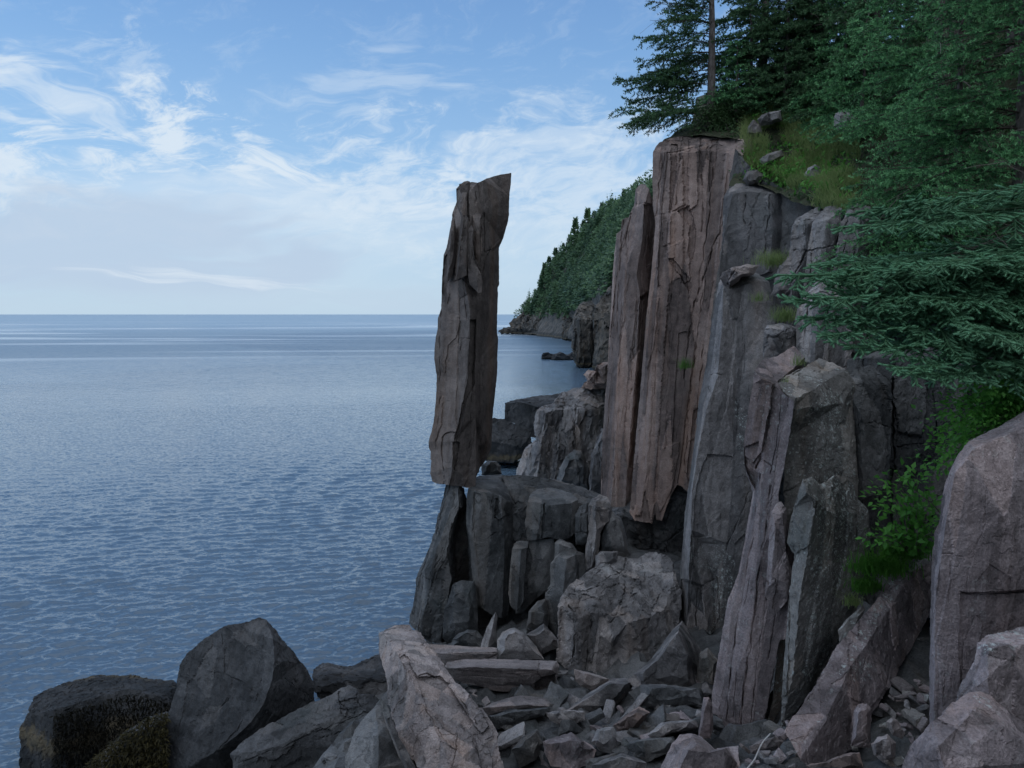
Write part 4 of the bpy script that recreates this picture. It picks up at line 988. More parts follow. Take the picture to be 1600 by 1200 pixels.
rock('propped_slab', 'tilted square grey slab leaning against the five sided column', 'rock slab', M['grey'],
     [(821, 992, .2), (836, 983, .4), (849, 974, .5), (862, 988, .4), (873, 1001, .3), (872, 1013, .1), (858, 1017), (845, 1024), (838, 1010)], bulge=.1, Y=18.2, back=.5, amp=.012, step=.012, cell=(.6, .8))
rock('rock_spike', 'thin upright rock spike with a pale edge beside the five sided grey slab', 'rock slab', M['grey'],
     [(750, 1012), (755, 995), (761, 979), (768, 966), (774, 956), (777, 962, .2), (775, 985, .3), (777, 1010, .3)], ridges=[[(774, 956), (768, 985, -.1), (762, 1011, -.12)]], Y=18.4, back=.5, amp=.01, step=.015)
rock('dark_block', 'rounded dark block at the foot of the broad smooth column', 'boulder', M['dark'],
     [(704, 1012), (706, 1000, .2), (716, 990, .4), (730, 984, .5), (746, 985, .4), (756, 996, .2), (756, 1014)], bulge=.2, Y=19.6, back=1, amp=.02, step=.02)
rock('dark_block', 'rounded block filling the gap at the foot of the short square post', 'boulder', M['dark'],
     [(822, 980), (826, 955), (838, 940, .2), (852, 936, .3), (858, 960, .2), (856, 985), (838, 990)], bulge=.25, Y=19.9, back=1, amp=.02, step=.02)
rock('thin_slab', 'thin pinkish slab tilted on the rubble below the straight fallen column', 'rock slab', M['slab'],
     [(753, 1107), (766, 1100, .2), (782, 1094, .4), (800, 1089, .5), (815, 1086, .5), (835, 1088, .5), (850, 1090, .5), (861, 1098, .3), (858, 1103, .2), (825, 1106, 0), (795, 1108, -.05), (762, 1119)], ridges=[[(753, 1107), (790, 1104, -.08), (825, 1101, -.05), (861, 1098, .3)]], Y=14.2, back=.5, amp=.01, step=.012, cell=(.5, .8))
print('PROF c_rocks', round(_time.time() - _T0, 1))
# ------------------------------------------------------------------ broken slabs on the gully floor
GUL = [
 ('broken_slab', 'long grey slab running up the gully towards the dome', [(878, 1113), (895, 1100, .3), (910, 1090, .6), (935, 1073, 1.0), (956, 1061, 1.3), (975, 1060, 1.3), (992, 1063, 1.2), (987, 1078, .8), (980, 1090, .5), (965, 1102, .3), (948, 1112, .1), (912, 1116)], 14.6, .5, 'grey'),
 ('scree_face', 'sloping grey rock face between the dome and the column with the lit edge', [(978, 1064, 0), (990, 1053, .3), (1017, 1030, 1.0), (1032, 1012, 1.5), (1050, 985, 2.2), (1066, 970, 2.5), (1095, 1015, 1.6), (1096, 1050, .9), (1092, 1080, .3), (1060, 1078), (1010, 1080, -.2)], 15.2, 1.0, 'grey'),
 ('broken_slab', 'level dark slab with a straight front edge at the foot of the sloping rock face', [(982, 1082), (1000, 1070, .4), (1040, 1070, .5), (1092, 1076, .5), (1097, 1092, .1), (1095, 1102), (1050, 1103, -.1), (1003, 1103, -.1)], 14.0, .6, 'dark'),
 ('broken_slab', 'small wedge shaped slab right of the squared end of the fallen column', [(897, 1046), (912, 1049, .1), (935, 1055, .1), (957, 1062, .1), (940, 1072), (925, 1079), (908, 1072), (899, 1062)], 16.0, .4, 'slab'),
 ('broken_slab', 'flat bluish slab lying below the long grey slab', [(853, 1113), (870, 1110, .2), (900, 1110, .2), (914, 1112, .1), (915, 1124), (895, 1131), (874, 1131), (858, 1123)], 13.4, .4, 'grey'),
 ('broken_block', 'angular block with a pale top edge left of the gully centre', [(958, 1132), (978, 1117, .3), (1000, 1104, .5), (1016, 1113, .3), (1005, 1128, .1), (990, 1146), (974, 1156, -.1), (966, 1146)], 13.0, .5, 'brown'),
 ('broken_slab', 'grey slab with a thick front edge left of the little upright post', [(1013, 1149), (1022, 1138, .2), (1033, 1129, .4), (1060, 1127, .4), (1090, 1126, .4), (1092, 1138, .1), (1050, 1147), (1030, 1156)], 12.2, .4, 'grey'),
 ('broken_slab', 'thick dark slab below the grey one at the bottom of the gully', [(980, 1163), (1000, 1155, .2), (1030, 1150, .3), (1052, 1149, .3), (1056, 1160, .1), (1045, 1175, -.05), (1012, 1190, -.1), (990, 1184, -.05)], 11.9, .5, 'dark'),
 ('bottom_boulder', 'humped purple grey boulder at the bottom edge in front of the plank like column', [(1030, 1225), (1034, 1198, .2), (1050, 1162, .5), (1062, 1148, .7), (1080, 1147, .7), (1096, 1152, .7), (1118, 1172, .4), (1138, 1168, .5), (1153, 1166, .5), (1157, 1200, .1), (1160, 1235), (1090, 1250, -.1)], 10.4, .8, 'mauve'),
 ('broken_slab', 'broad purple grey slab at the bottom left of the gully', [(846, 1160), (868, 1152, .2), (892, 1144, .4), (912, 1158, .2), (931, 1171, .1), (924, 1190, -.1), (895, 1204, -.2), (860, 1196, -.1)], 11.9, .5, 'mauve'),
 ('broken_slab', 'pale flat slab at the bottom edge in the middle of the gully', [(924, 1196), (945, 1186, .2), (972, 1176, .3), (992, 1183, .2), (1010, 1192, .1), (1008, 1220), (930, 1220)], 11.0, .5, 'grey'),
 ('broken_block', 'square bluish block beside the angular one in the gully', [(924, 1160), (932, 1141, .2), (945, 1136, .3), (957, 1135, .3), (966, 1150, .1), (972, 1160), (955, 1177, -.05), (938, 1174)], 12.2, .4, 'grey'),
 ('rock_post', 'little upright rock post at the foot of the plank like column', [(1091, 1152), (1095, 1120, .05), (1100, 1090, .1), (1107, 1089, .1), (1113, 1100, .1), (1114, 1140, .05), (1110, 1155)], 11.9, .3, 'mauve'),
 ('broken_slab', 'tilted dark slab under the thin pinkish slab', [(762, 1120), (800, 1110, .2), (840, 1106, .3), (862, 1106, .2), (850, 1118), (815, 1130), (775, 1140)], 13.9, .4, 'dark'),
 ('broken_block', 'dark block hanging below the foot of the grey column with the lit edge', [(1085, 1080), (1093, 1020, .2), (1106, 1012, .2), (1122, 1030, .2), (1118, 1075, .1), (1105, 1090), (1088, 1092)], 15.4, .6, 'lichen'),
 ('broken_slab', 'rusty edged slab at the foot of the long leaning beam', [(1260, 1196), (1290, 1190, .1), (1320, 1178, .2), (1345, 1176, .2), (1350, 1200), (1300, 1215), (1265, 1215)], 8.6, .4, 'brown'),
 ('rock_post', 'upright squared stone behind the middle of the long leaning beam', [(1330, 1166), (1334, 1110, .1), (1342, 1100, .15), (1356, 1098, .15), (1363, 1106, .1), (1360, 1168)], 9.2, .3, 'mauve'),
 ('broken_block', 'pale grey loose block among stones right of the long leaning beam', [(1384, 1128), (1392, 1122, .05), (1402, 1126, .05), (1413, 1146), (1408, 1156), (1394, 1150)], 8.9, .2, 'slab'),
 ('broken_block', 'rough tan block at the foot of the upright squared stone', [(1360, 1162), (1372, 1150, .1), (1386, 1146, .1), (1398, 1160, .05), (1398, 1185), (1385, 1195), (1365, 1180)], 8.4, .3, 'slab'),
 ('broken_slab', 'tan slab between the plank like column and the foot of the long leaning beam', [(1172, 1166), (1190, 1155, .2), (1212, 1150, .2), (1226, 1158, .1), (1222, 1168), (1195, 1178), (1175, 1178)], 10.6, .3, 'slab'),
 ('broken_slab', 'narrow dark wedge in the bottom left corner of the gully', [(800, 1170), (818, 1150, .2), (840, 1140, .3), (850, 1160, .1), (840, 1185), (812, 1200)], 12.3, .4, 'dark'),
]
for nm, lb, ol, Y, bk, mt in GUL:
    rock(nm, lb, 'boulder' if 'block' in nm or 'boulder' in nm else ('rock face' if 'face' in nm else 'rock slab'), M[mt], ol, Y=Y, back=bk, bulge=min(.18, .3 * bk), amp=.016, step=.022, cell=(.35, .8), shrink=.12)

# ------------------------------------------------------------------ ground of the shore
def shore_ctrl():
    P = [(650, 1005, 21), (700, 1010, 20.2), (780, 1020, 18.5), (870, 1045, 17.6), (960, 1066, 16.8), (1040, 1030, 17.5), (1085, 1090, 14.6), (900, 1100, 15), (760, 1130, 14.2), (700, 1100, 15), (850, 1140, 13.4), (950, 1150, 13.0),
         (1050, 1165, 12.2), (950, 1210, 11.4), (1090, 1180, 11.4), (800, 1210, 12.2), (700, 1230, 12.2), (1200, 1180, 10.9), (1240, 1195, 9.6), (1340, 1165, 9.6), (1400, 1130, 9.6), (1440, 1080, 10.2), (1450, 1000, 11.2), (1380, 960, 13.2), (1250, 1128, 12.4), (1300, 1085, 12.8), (1345, 1015, 13.0), (1180, 1140, 13.2), (1400, 1190, 8.4), (1500, 1200, 7.2), (1330, 1230, 8.0),
         (600, 1120, 15.5), (540, 1100, 17.5), (500, 1110, 19), (420, 1180, 17), (300, 1205, 17), (200, 1200, 17.5), (230, 1130, 18.5), (100, 1230, 17.6), (560, 1220, 13), (400, 1240, 15.5), (740, 960, 23.2), (860, 960, 21.5), (940, 870, 22.5), (1040, 900, 21.5),
         (760, 800, 25.5), (930, 800, 25.5), (1020, 860, 25)]
    W = at_arr(P)
    extra = [(-12, 17, -.5), (-10, 14, .3), (-14, 10, .2), (-6, 10, 2.5), (-3, 8, 4.6), (0, 7, 5.8), (3, 6, 6.8), (5, 5, 7.6), (0, 3, 7.5), (-4, 4, 5), (0, 0, 9.2), (3, 2, 9), (-3, 0, 8), (-10, 3, 1.5), (-16, 4, -.6), (6, 10, 6.5), (8, 14, 5), (5, 15.5, 3.0), (6, 18, 3.5), (6, 22, 4), (6, 28, 4),
             (-4, 22.5, -.4), (-6, 21, -.5), (-2, 27, -1.2), (1, 27, -.8), (0, 32, -2), (3, 30, 1.0), (-10, 26, -2), (4, 36, 0.5), (6, 45, 1), (0, 45, -2), (-9.5, 20.5, -1.2), (-13, 20, -1.5), (2, 40, -1.5)] + [(x, y, -2.2) for x in range(-19, -3, 2) for y in range(22, 48, 3)] + [(x, y, -1.8) for x in (-3, -1, 1) for y in range(26, 48, 3)] + [(x, 20.8, -1.4) for x in (-18, -16, -14, -12, -10, -8)]
    return np.concatenate([W, np.array(extra, float)])


SC = shore_ctrl()


def shore_z(xy):
    d = np.hypot(xy[:, None, 0] - SC[None, :, 0], xy[:, None, 1] - SC[None, :, 1]) + .15
    w = d ** -3.2
    return (w * SC[None, :, 2]).sum(1) / w.sum(1)


gx, gy = np.meshgrid(np.arange(-20, 9.01, .13), np.arange(-3, 48, .13))
XY = np.stack([gx.ravel(), gy.ravel()], 1)
Z = shore_z(XY)
P3 = np.stack([XY[:, 0], XY[:, 1], Z], 1)
cc, _ = cells(P3 / np.array([.55, .55, .8]), 900)
c2, _ = cells(P3 / np.array([.22, .22, .3]), 910)
P3[:, 2] += cc[:, 0] * .13 + c2[:, 0] * .05 + fbm3(P3 * 1.1, 3, 5)[:, 0] * .15 - .10
P3[:, 0] += cc[:, 1] * .05
nx, ny = gx.shape[1], gx.shape[0]
i = np.arange((nx - 1) * (ny - 1))
a = (i // (nx - 1)) * nx + i % (nx - 1)
Q = np.stack([a, a + 1, a + nx + 1, a + nx], 1)
o = mesh_obj('rocky_shore', P3, Q, M['dark'], {'rk': ('FLOAT_VECTOR', P3)}, smooth_angle=math.radians(30))
tag(o, kind='structure')


# ------------------------------------------------------------------ loose stones
import bmesh


def stone_mesh(rnd, L, W, H):
    bm = bmesh.new()
    for sx in (-1, 1):
        for sy in (-1, 1):
            for sz in (-1, 1):
                bm.verts.new((sx * L * rnd.uniform(.55, 1), sy * W * rnd.uniform(.55, 1), sz * H * rnd.uniform(.6, 1)))
    for _ in range(rnd.randint(1, 4)):
        bm.verts.new((rnd.uniform(-1.1, 1.1) * L, rnd.uniform(-.8, .8) * W, rnd.choice((-1, 1)) * H * rnd.uniform(.7, 1.15)))
    bmesh.ops.convex_hull(bm, input=bm.verts)
    for v in [v for v in bm.verts if not v.link_faces]:
        bm.verts.remove(v)
    bmesh.ops.triangulate(bm, faces=bm.faces)
    bm.verts.ensure_lookup_table()
    bm.verts.index_update()
    V = np.array([v.co[:] for v in bm.verts])
    T = np.array([[v.index for v in f.verts] for f in bm.faces])
    bm.free()
    return V, T


def loose_stone(rnd, p, size, mat, label, group, name='loose_stone', tilt=.45):
    L, W, H = size * rnd.uniform(.7, 1.3), size * rnd.uniform(.4, .8), size * rnd.uniform(.14, .4)
    V, T = stone_mesh(rnd, L, W, H)
    A = np.zeros((len(V), 1))
    lim_ = max(.022, size * .16)
    V, A, T = refine(V, A, T, lambda m, q: np.full(len(m), lim_), 5)
    V = smooth(V, T, 1, .4)
    K = V + np.array([rnd.uniform(-60, 60) for _ in range(3)])
    cc, _ = cells(K / (size * .5), rnd.randint(1, 999))
    V = V + cc * size * .03 + fbm3(K * 5, 2, 3) * size * .06
    e = [rnd.gauss(0, tilt), rnd.gauss(0, tilt), rnd.uniform(0, 6.28)]
    from mathutils import Euler
    R_ = np.array(Euler(e).to_matrix())
    V = V @ R_.T
    o = mesh_obj(name, V, T, mat, {'rk': ('FLOAT_VECTOR', K)}, smooth_angle=math.radians(35))
    o.location = p
    return tag(o, label, 'stone', group)


rnd = random.Random(5)


def scatter(poly, n, s0, s1, mats, label, group, Yr):
    k = 0
    xs = [p[0] for p in poly]; ys = [p[1] for p in poly]
    while k < n:
        px, py = rnd.uniform(min(xs), max(xs)), rnd.uniform(min(ys), max(ys))
        if not inside(np.array([[px, py]]), poly)[0]:
            continue
        # walk along the sight line to the shore ground
        Y = Yr[0]
        while Y < Yr[1]:
            p = at(px, py, Y)
            if p[2] < shore_z(p[None, :2])[0]:
                break
            Y += .15
        s = rnd.uniform(s0, s1) * rnd.choice((1, 1, .6, .75))
        p = at(px, py, Y)
        loose_stone(rnd, (p[0], p[1], p[2] + s * .12), s, M[rnd.choice(mats)], label, group)
        k += 1


scatter([(760, 1110), (870, 1095), (1090, 1100), (1110, 1160), (1030, 1200), (790, 1200)], 70, .14, .40, ['dark', 'dark', 'grey', 'dark', 'mauve'], 'broken grey stone lying in the rubble on the gully floor', 'stones on the gully floor', (8, 22))
scatter([(690, 1040), (760, 1090), (800, 1130), (760, 1150)], 16, .10, .22, ['grey', 'slab', 'dark'], 'small angular stone beside the long pale fallen slab', 'stones beside the pale fallen slab', (8, 22))
scatter([(870, 1040), (900, 1040), (960, 1075), (1000, 1110), (880, 1110)], 18, .10, .24, ['grey', 'dark'], 'small dark stone in front of the cracked dome', 'stones in front of the dome', (8, 22))
scatter([(1340, 1110), (1450, 1050), (1450, 1140), (1410, 1200), (1330, 1200)], 40, .07, .16, ['grey', 'mauve', 'slab', 'lichen'], 'small tumbled stone between the long leaning beam and the near boulders', 'stones below the leaning beam', (6, 16))
scatter([(1165, 1170), (1240, 1150), (1300, 1195), (1240, 1200), (1160, 1200)], 22, .06, .15, ['grey', 'mauve', 'slab'], 'small stone at the bottom edge near the foot of the long leaning beam', 'stones at the foot of the columns', (6, 16))
scatter([(690, 1000), (860, 970), (880, 1030), (780, 1020)], 22, .12, .32, ['dark', 'grey'], 'dark stone in the shadowed gap under the ledge', 'stones under the ledge', (12, 26))
scatter([(1000, 1075), (1100, 1060), (1130, 1150), (1010, 1120)], 26, .10, .28, ['grey', 'dark', 'mauve'], 'broken stone at the foot of the tall grey column', 'stones below the grey column', (8, 22))
scatter([(1175, 1160), (1240, 1100), (1300, 1050), (1330, 1030), (1235, 1165)], 22, .08, .2, ['mauve', 'dark', 'lichen'], 'stone lodged between the lichen wedge and the long leaning beam', 'stones behind the leaning beam', (6, 18))
scatter([(560, 1090), (640, 1100), (640, 1200), (480, 1200)], 8, .12, .25, ['dark', 'shore'], 'dark stone wedged among the foreground boulders', 'stones among the foreground boulders', (8, 22))

# pale driftwood stick
p0, p1 = at(1167, 1203, 9.6), at(1203, 1145, 9.9)
n_ = 14
tt = np.linspace(0, 1, n_)
C_ = p0 + np.outer(tt, p1 - p0) + np.stack([.012 * np.sin(tt * 7), 0 * tt, .010 * np.cos(tt * 9)], 1)


def tube(C, r, sides=7):
    C = np.asarray(C)
    n = len(C)
    tg = np.gradient(C, axis=0)
    tg /= np.linalg.norm(tg, axis=1)[:, None] + 1e-9
    ref = np.array([0.13, 0.21, 1.0]) if abs(tg[:, 2]).mean() < .9 else np.array([1.0, .2, .1])
    u = np.cross(tg, ref); u /= np.linalg.norm(u, axis=1)[:, None]
    w = np.cross(tg, u)
    an = np.linspace(0, 2 * np.pi, sides, endpoint=False)
    V = (C[:, None] + (u[:, None] * np.cos(an)[None, :, None] + w[:, None] * np.sin(an)[None, :, None]) * np.asarray(r).reshape(-1, 1, 1)).reshape(-1, 3)
    F = []
    for k in range(n - 1):
        for s in range(sides):
            a, b = k * sides + s, k * sides + (s + 1) % sides
            F.append((a, b, b + sides)); F.append((a, b + sides, a + sides))
    return V, np.array(F)


V, T = tube(C_, np.interp(tt, [0, 1], [.012, .008]))
o = mesh_obj('driftwood_stick', V, T, M['drift'], smooth_angle=1.5)
recenter(o, p0)
tag(o, 'thin white weathered stick propped on stones at the bottom edge', 'driftwood')
print('PROF d_rubble', round(_time.time() - _T0, 1))
# ------------------------------------------------------------------ sea
def sea():
    rg = np.random.default_rng(3)
    # polar grid: fine near the viewer, coarse far out, sent to the horizon
    na = 760
    az = np.radians(np.linspace(-44, 24, na))
    r = [13.0]
    while r[-1] < 40000:
        h = r[-1]
        dr = max(.04, .0011 * h * h / 11 * .9)
        r.append(h + min(dr, h * .12))
    r = np.array(r)
    A, R_ = np.meshgrid(az, r)
    X, Y = R_ * np.sin(A), R_ * np.cos(A)
    dr = np.gradient(r)
    sp = np.maximum(dr[:, None] * np.ones(na), R_ * (az[1] - az[0]))
    Zs = np.zeros_like(X)
    wind = math.radians(-82)
    gust = .8 + .9 * fbm3(np.stack([X.ravel() * .05, Y.ravel() * .11, 0 * X.ravel()], 1), 3, 77)[:, 0].reshape(X.shape)
    for k in range(200):
        lam = 0.11 * (13 ** rg.random())
        th = wind + rg.normal(0, .36)
        k_ = 2 * np.pi / lam
        amp = 0.0056 * lam ** .5 * rg.uniform(.5, 1.2)
        fade = np.clip((lam / sp - 2.0) / 2.5, 0, 1)
        ph = k_ * (X * math.cos(th) + Y * math.sin(th)) + rg.uniform(0, 6.28)
        s = np.sin(ph)
        Zs += amp * fade * gust * s
    V = np.stack([X.ravel(), Y.ravel(), Zs.ravel()], 1)
    nr = len(r)
    i = np.arange((nr - 1) * (na - 1))
    a = (i // (na - 1)) * na + i % (na - 1)
    Q = np.stack([a, a + 1, a + na + 1, a + na], 1)
    # the rest of the sea, behind and beside the viewer
    m, b, p = new_mat('sea_water')
    geo = b.n('ShaderNodeNewGeometry')
    pos = geo.outputs['Position']
    p.inputs['Roughness'].default_value = .10
    p.inputs['IOR'].default_value = 1.42
    d = b.n('ShaderNodeVectorMath', operation='LENGTH')
    b.link(pos, d.inputs[0])
    dist = d.outputs['Value']
    pv = b.vmul(pos, (1, 1, 0))
    rot = b.n('ShaderNodeVectorRotate', rotation_type='Z_AXIS')
    b.link(pv, rot.inputs['Vector'])
    rot.inputs['Angle'].default_value = math.radians(-8)
    pv = rot.outputs[0]
    # wind lanes: calmer, paler bands running across the bay
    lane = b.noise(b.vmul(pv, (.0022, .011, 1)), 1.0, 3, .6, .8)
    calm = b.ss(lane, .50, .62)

    def tilt(scale, det, amp):
        x = b.noise(b.vmul(pv, (1.0, 2.3, 1)), scale, det, .6, .25, 1)
        return b.vmul(b.vadd(x, (-.5, -.5, -.5)), (amp, amp * 1.7, 0))
    t1 = tilt(4.2, 4, .66)
    t2 = tilt(.6, 3, .34)
    f2 = b.n('ShaderNodeVectorMath', operation='SCALE')
    b.link(t2, f2.inputs[0])
    b.link(b.ss(dist, 20, 300, 0, 1.9), f2.inputs['Scale'])
    tsum = b.vadd(b.vadd(t1, tilt(13, 2, .30)), f2.outputs[0])
    f3 = b.n('ShaderNodeVectorMath', operation='SCALE')
    b.link(tsum, f3.inputs[0])
    b.link(b.math('SUBTRACT', 1, b.math('MULTIPLY', calm, .5)), f3.inputs['Scale'])
    nn = b.n('ShaderNodeVectorMath', operation='NORMALIZE')
    b.link(b.vadd(f3.outputs[0], geo.outputs['Normal']), nn.inputs[0])
    b.link(nn.outputs[0], p.inputs['Normal'])
    far_r = b.math('SUBTRACT', b.ss(dist, 25, 300, .06, .34), b.math('MULTIPLY', calm, b.math('MULTIPLY', b.ss(dist, 100, 400, 0, .14), b.ss(dist, 500, 1600, 1, .1))))
    b.link(far_r, p.inputs['Roughness'])
    wc_ = b.mix(b.ss(dist, 40, 900), (.095, .150, .212), (.21, .31, .405))  # aerial haze painted into the water colour, paler with distance
    wc_ = b.mix(b.math('MULTIPLY', calm, b.math('MULTIPLY', b.ss(dist, 110, 300, 0, .75), b.ss(dist, 500, 1600, 1, .12))), wc_, (.38, .46, .54))  # pale sky sheen of the calm lanes painted into the base colour
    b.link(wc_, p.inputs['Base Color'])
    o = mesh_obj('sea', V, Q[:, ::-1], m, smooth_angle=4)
    tag(o, kind='structure')
    # outer water sheet just below the wave troughs, all round
    B = np.array([(-40000, -40000, -.6), (40000, -40000, -.6), (40000, 40000, -.6), (-40000, 40000, -.6)])
    o = mesh_obj('sea', B, np.array([[0, 1, 2, 3]]), m)
    tag(o, kind='structure')


sea()

# ------------------------------------------------------------------ hill behind the cliff
EDGE = at_arr([(1034, 224, 27), (1060, 216, 26.6), (1090, 214, 26.2), (1120, 214, 25.6), (1165, 218, 24.9), (1160, 262, 24.2), (1140, 290, 23.6), (1168, 290, 23.0), (1215, 298, 22.4), (1240, 318, 20.5), (1290, 326, 18.7), (1350, 330, 17.7), (1392, 338, 17.6), (1430, 350, 17), (1500, 400, 16), (1600, 430, 15), (1700, 500, 12)])
SLOPE = at_arr([(1100, 185, 28.5), (1140, 175, 27.6), (1180, 195, 26.5), (1230, 170, 26.8), (1200, 245, 24.6), (1250, 235, 24.2), (1290, 200, 24.8), (1330, 180, 24.5), (1300, 270, 21.8), (1250, 290, 22.4), (1350, 280, 20.2), (1400, 200, 22), (1250, 100, 29), (1350, 60, 29), (1200, 130, 29), (1130, 150, 29.5), (1450, 280, 18.5), (1500, 200, 19.5), (1600, 250, 16.5), (1450, 100, 23), (1550, 60, 21.5), (1700, 250, 14), (1700, 50, 17)])
OUT = np.array([(9, 36, 20), (14, 44, 24), (18, 60, 28), (14, 32, 24), (22, 30, 30), (30, 40, 37), (40, 60, 42), (60, 40, 50), (34, 20, 39), (24, 18, 30), (60, 15, 50), (17, 14, 22), (13, 10, 15.5), (20, 6, 23), (32, 4, 34), (60, -10, 45), (12, 3, 13), (20, -10, 22), (34, -20, 34), (8, -4, 14), (10, -10, 24), (10, -20, 32), (60, -50, 46), (20, -50, 38), (0, -5, 10.5), (1, -9, 17), (-2, -15, 24), (-2, -25, 30), (-6, -10, 15), (-7, -16, 20), (-8, -50, 30), (-6, -6, 5), (-9, -12, 4), (10, 8, 9.5), (90, 0, 56), (90, 60, 56), (90, -60, 50), (80, 110, 44), (40, 100, 38), (26, 90, 24), (5.0, 31, 15.5)])


def hill_z(xy):
    C_ = HCTRL
    d = np.hypot(xy[:, None, 0] - C_[None, :, 0], xy[:, None, 1] - C_[None, :, 1]) + .05
    w_ = d ** -3.0
    return (w_ * C_[None, :, 2]).sum(1) / w_.sum(1)


HCTRL = np.concatenate([EDGE, SLOPE, OUT])


def hillside():
    rest = [(9.6, 9.5), (9.2, 6), (7.5, 3), (4.5, -.5), (0, -3.5), (-6, -6), (-9, -12), (-10, -60), (95, -60), (95, 140), (33, 140), (21, 90), (14, 60), (10.2, 44), (7.6, 34)]
    ring = list(map(tuple, EDGE[:, :2])) + rest
    nr_ = len(ring)
    rg = np.random.default_rng(2)
    pts = []
    for st, box in ((1.0, (4, 12, 11, 32)), (5.0, (-12, 95, -60, 140))):
        xs, ys = np.meshgrid(np.arange(box[0], box[1], st), np.arange(box[2], box[3], st))
        g = np.stack([xs.ravel(), ys.ravel()], 1) + rg.uniform(-.3, .3, (xs.size, 2)) * st
        ok = inside(g, ring) & (seg_dist(g, ring + [ring[0]]) > st * .4)
        if st > 2:
            ok &= ~((g[:, 0] > 3) & (g[:, 0] < 13) & (g[:, 1] > 10) & (g[:, 1] < 33))
        pts.append(g[ok])
    v2 = [Vector(p) for p in ring] + [Vector(p) for q in pts for p in q]
    vo, eo, fo, ov, oe, of = delaunay_2d_cdt(v2, [(i, (i + 1) % nr_) for i in range(nr_)], [], 1, .001)
    xy = np.array([[v.x, v.y] for v in vo])
    T = np.array([f for f in fo if len(f) == 3])
    T = T[inside(xy[T].mean(1), ring)]
    V = np.column_stack([xy, hill_z(xy)])
    n = np.cross(V[T[:, 1]] - V[T[:, 0]], V[T[:, 2]] - V[T[:, 0]])
    T[n[:, 2] < 0] = T[n[:, 2] < 0][:, ::-1]
    # the land goes down to the sea at its outer sides
    idx = {(round(x, 2), round(y, 2)): i for i, (x, y) in enumerate(xy)}
    rim = [idx[(round(p[0], 2), round(p[1], 2))] for p in ring[len(EDGE) - 1:] + ring[:1]]
    m0 = len(V)
    V = np.concatenate([V, V[rim] * [1, 1, 0] - [0, 0, 3]])
    sk = []
    for j in range(len(rim) - 1):
        sk += [(rim[j], rim[j + 1], m0 + j + 1), (rim[j], m0 + j + 1, m0 + j)]
    T = np.concatenate([T, sk])
    A = np.zeros((len(V), 1))
    V, A, T = refine(V, A, T, lambda m, q: np.clip(np.linalg.norm(m - CAM, axis=1) * .011, .12, 1.5), 9)
    V = V + fbm3(V * .9, 3, 51) * .22
    o = mesh_obj('hillside', V, T, M['soil'], smooth_angle=4)
    tag(o, kind='structure')
    return V, T


HV, HT = hillside()

# ------------------------------------------------------------------ headland down the coast
HEAD = [(800, 500, 440), (812, 494, 440), (822, 487, 436), (832, 478, 432), (843, 462, 425), (850, 440, 420), (864, 415, 410), (885, 394, 395), (914, 369, 375), (943, 336, 350), (968, 327, 330), (993, 306, 310), (1020, 284, 295), (1080, 260, 280), (1200, 240, 260)]
HLOW = [(800, 521, 440), (830, 524, 405), (860, 528, 360), (890, 532, 325), (915, 540, 270), (925, 552, 220), (945, 572, 165), (1000, 580, 150), (1100, 590, 140)]
HMID = [(815, 505, 437), (835, 500, 415), (862, 497, 385), (885, 498, 352), (898, 490, 335), (905, 482, 300), (918, 470, 240), (940, 455, 190), (965, 430, 180), (1000, 420, 170), (1100, 400, 165)]
HUP = [(860, 455, 412), (885, 440, 385), (905, 430, 350), (930, 420, 300), (955, 390, 260), (985, 360, 245), (1020, 340, 230), (930, 390, 340), (960, 360, 300)]


def headland():
    pts = HEAD + HLOW + HMID + HUP
    nh = len(HEAD)
    nl = len(HLOW)
    ring = list(range(nh)) + list(range(nh + nl - 1, nh - 1, -1))
    v2 = [Vector((p[0], -p[1])) for p in pts]
    edges = [(ring[i], ring[(i + 1) % len(ring)]) for i in range(len(ring))]
    m0 = nh + nl
    edges += [(m0 + i, m0 + i + 1) for i in range(len(HMID) - 1)]
    vo, eo, fo, ov, oe, of = delaunay_2d_cdt(v2, edges, [ring], 1, .001)
    px = [pts[ov[k][0]] if ov[k] else (v.x, -v.y, 300) for k, v in enumerate(vo)]
    V = at_arr(px)
    T = np.array([f for f in fo if len(f) == 3])
    # land continues behind the ridge
    n0 = len(V)
    back = V[:nh] * [1, 1, 1] + np.array([60, 90, -6])
    V = np.concatenate([V, back])
    T = np.concatenate([T, [(i, i + 1, n0 + i + 1) for i in range(nh - 1)], [(i, n0 + i + 1, n0 + i) for i in range(nh - 1)]])
    bk = np.arange(n0, n0 + nh)
    m1 = len(V)
    V = np.concatenate([V, V[bk] * [1, 1, 0] - [0, 0, 3]])
    T = np.concatenate([T, [(n0 + i, n0 + i + 1, m1 + i + 1) for i in range(nh - 1)], [(n0 + i, m1 + i + 1, m1 + i) for i in range(nh - 1)]])
    A = np.zeros((len(V), 1))
    V, A, T = refine(V, A, T, lambda m, q: np.linalg.norm(m - CAM, axis=1) * .007, 8)
    V = V + fbm3(V * .07, 4, 61) * 3.0
    o = mesh_obj('headland_hills', V, T, M['far'], {'rk': ('FLOAT_VECTOR', V)}, smooth_angle=4)
    tag(o, kind='structure')
    return V, T


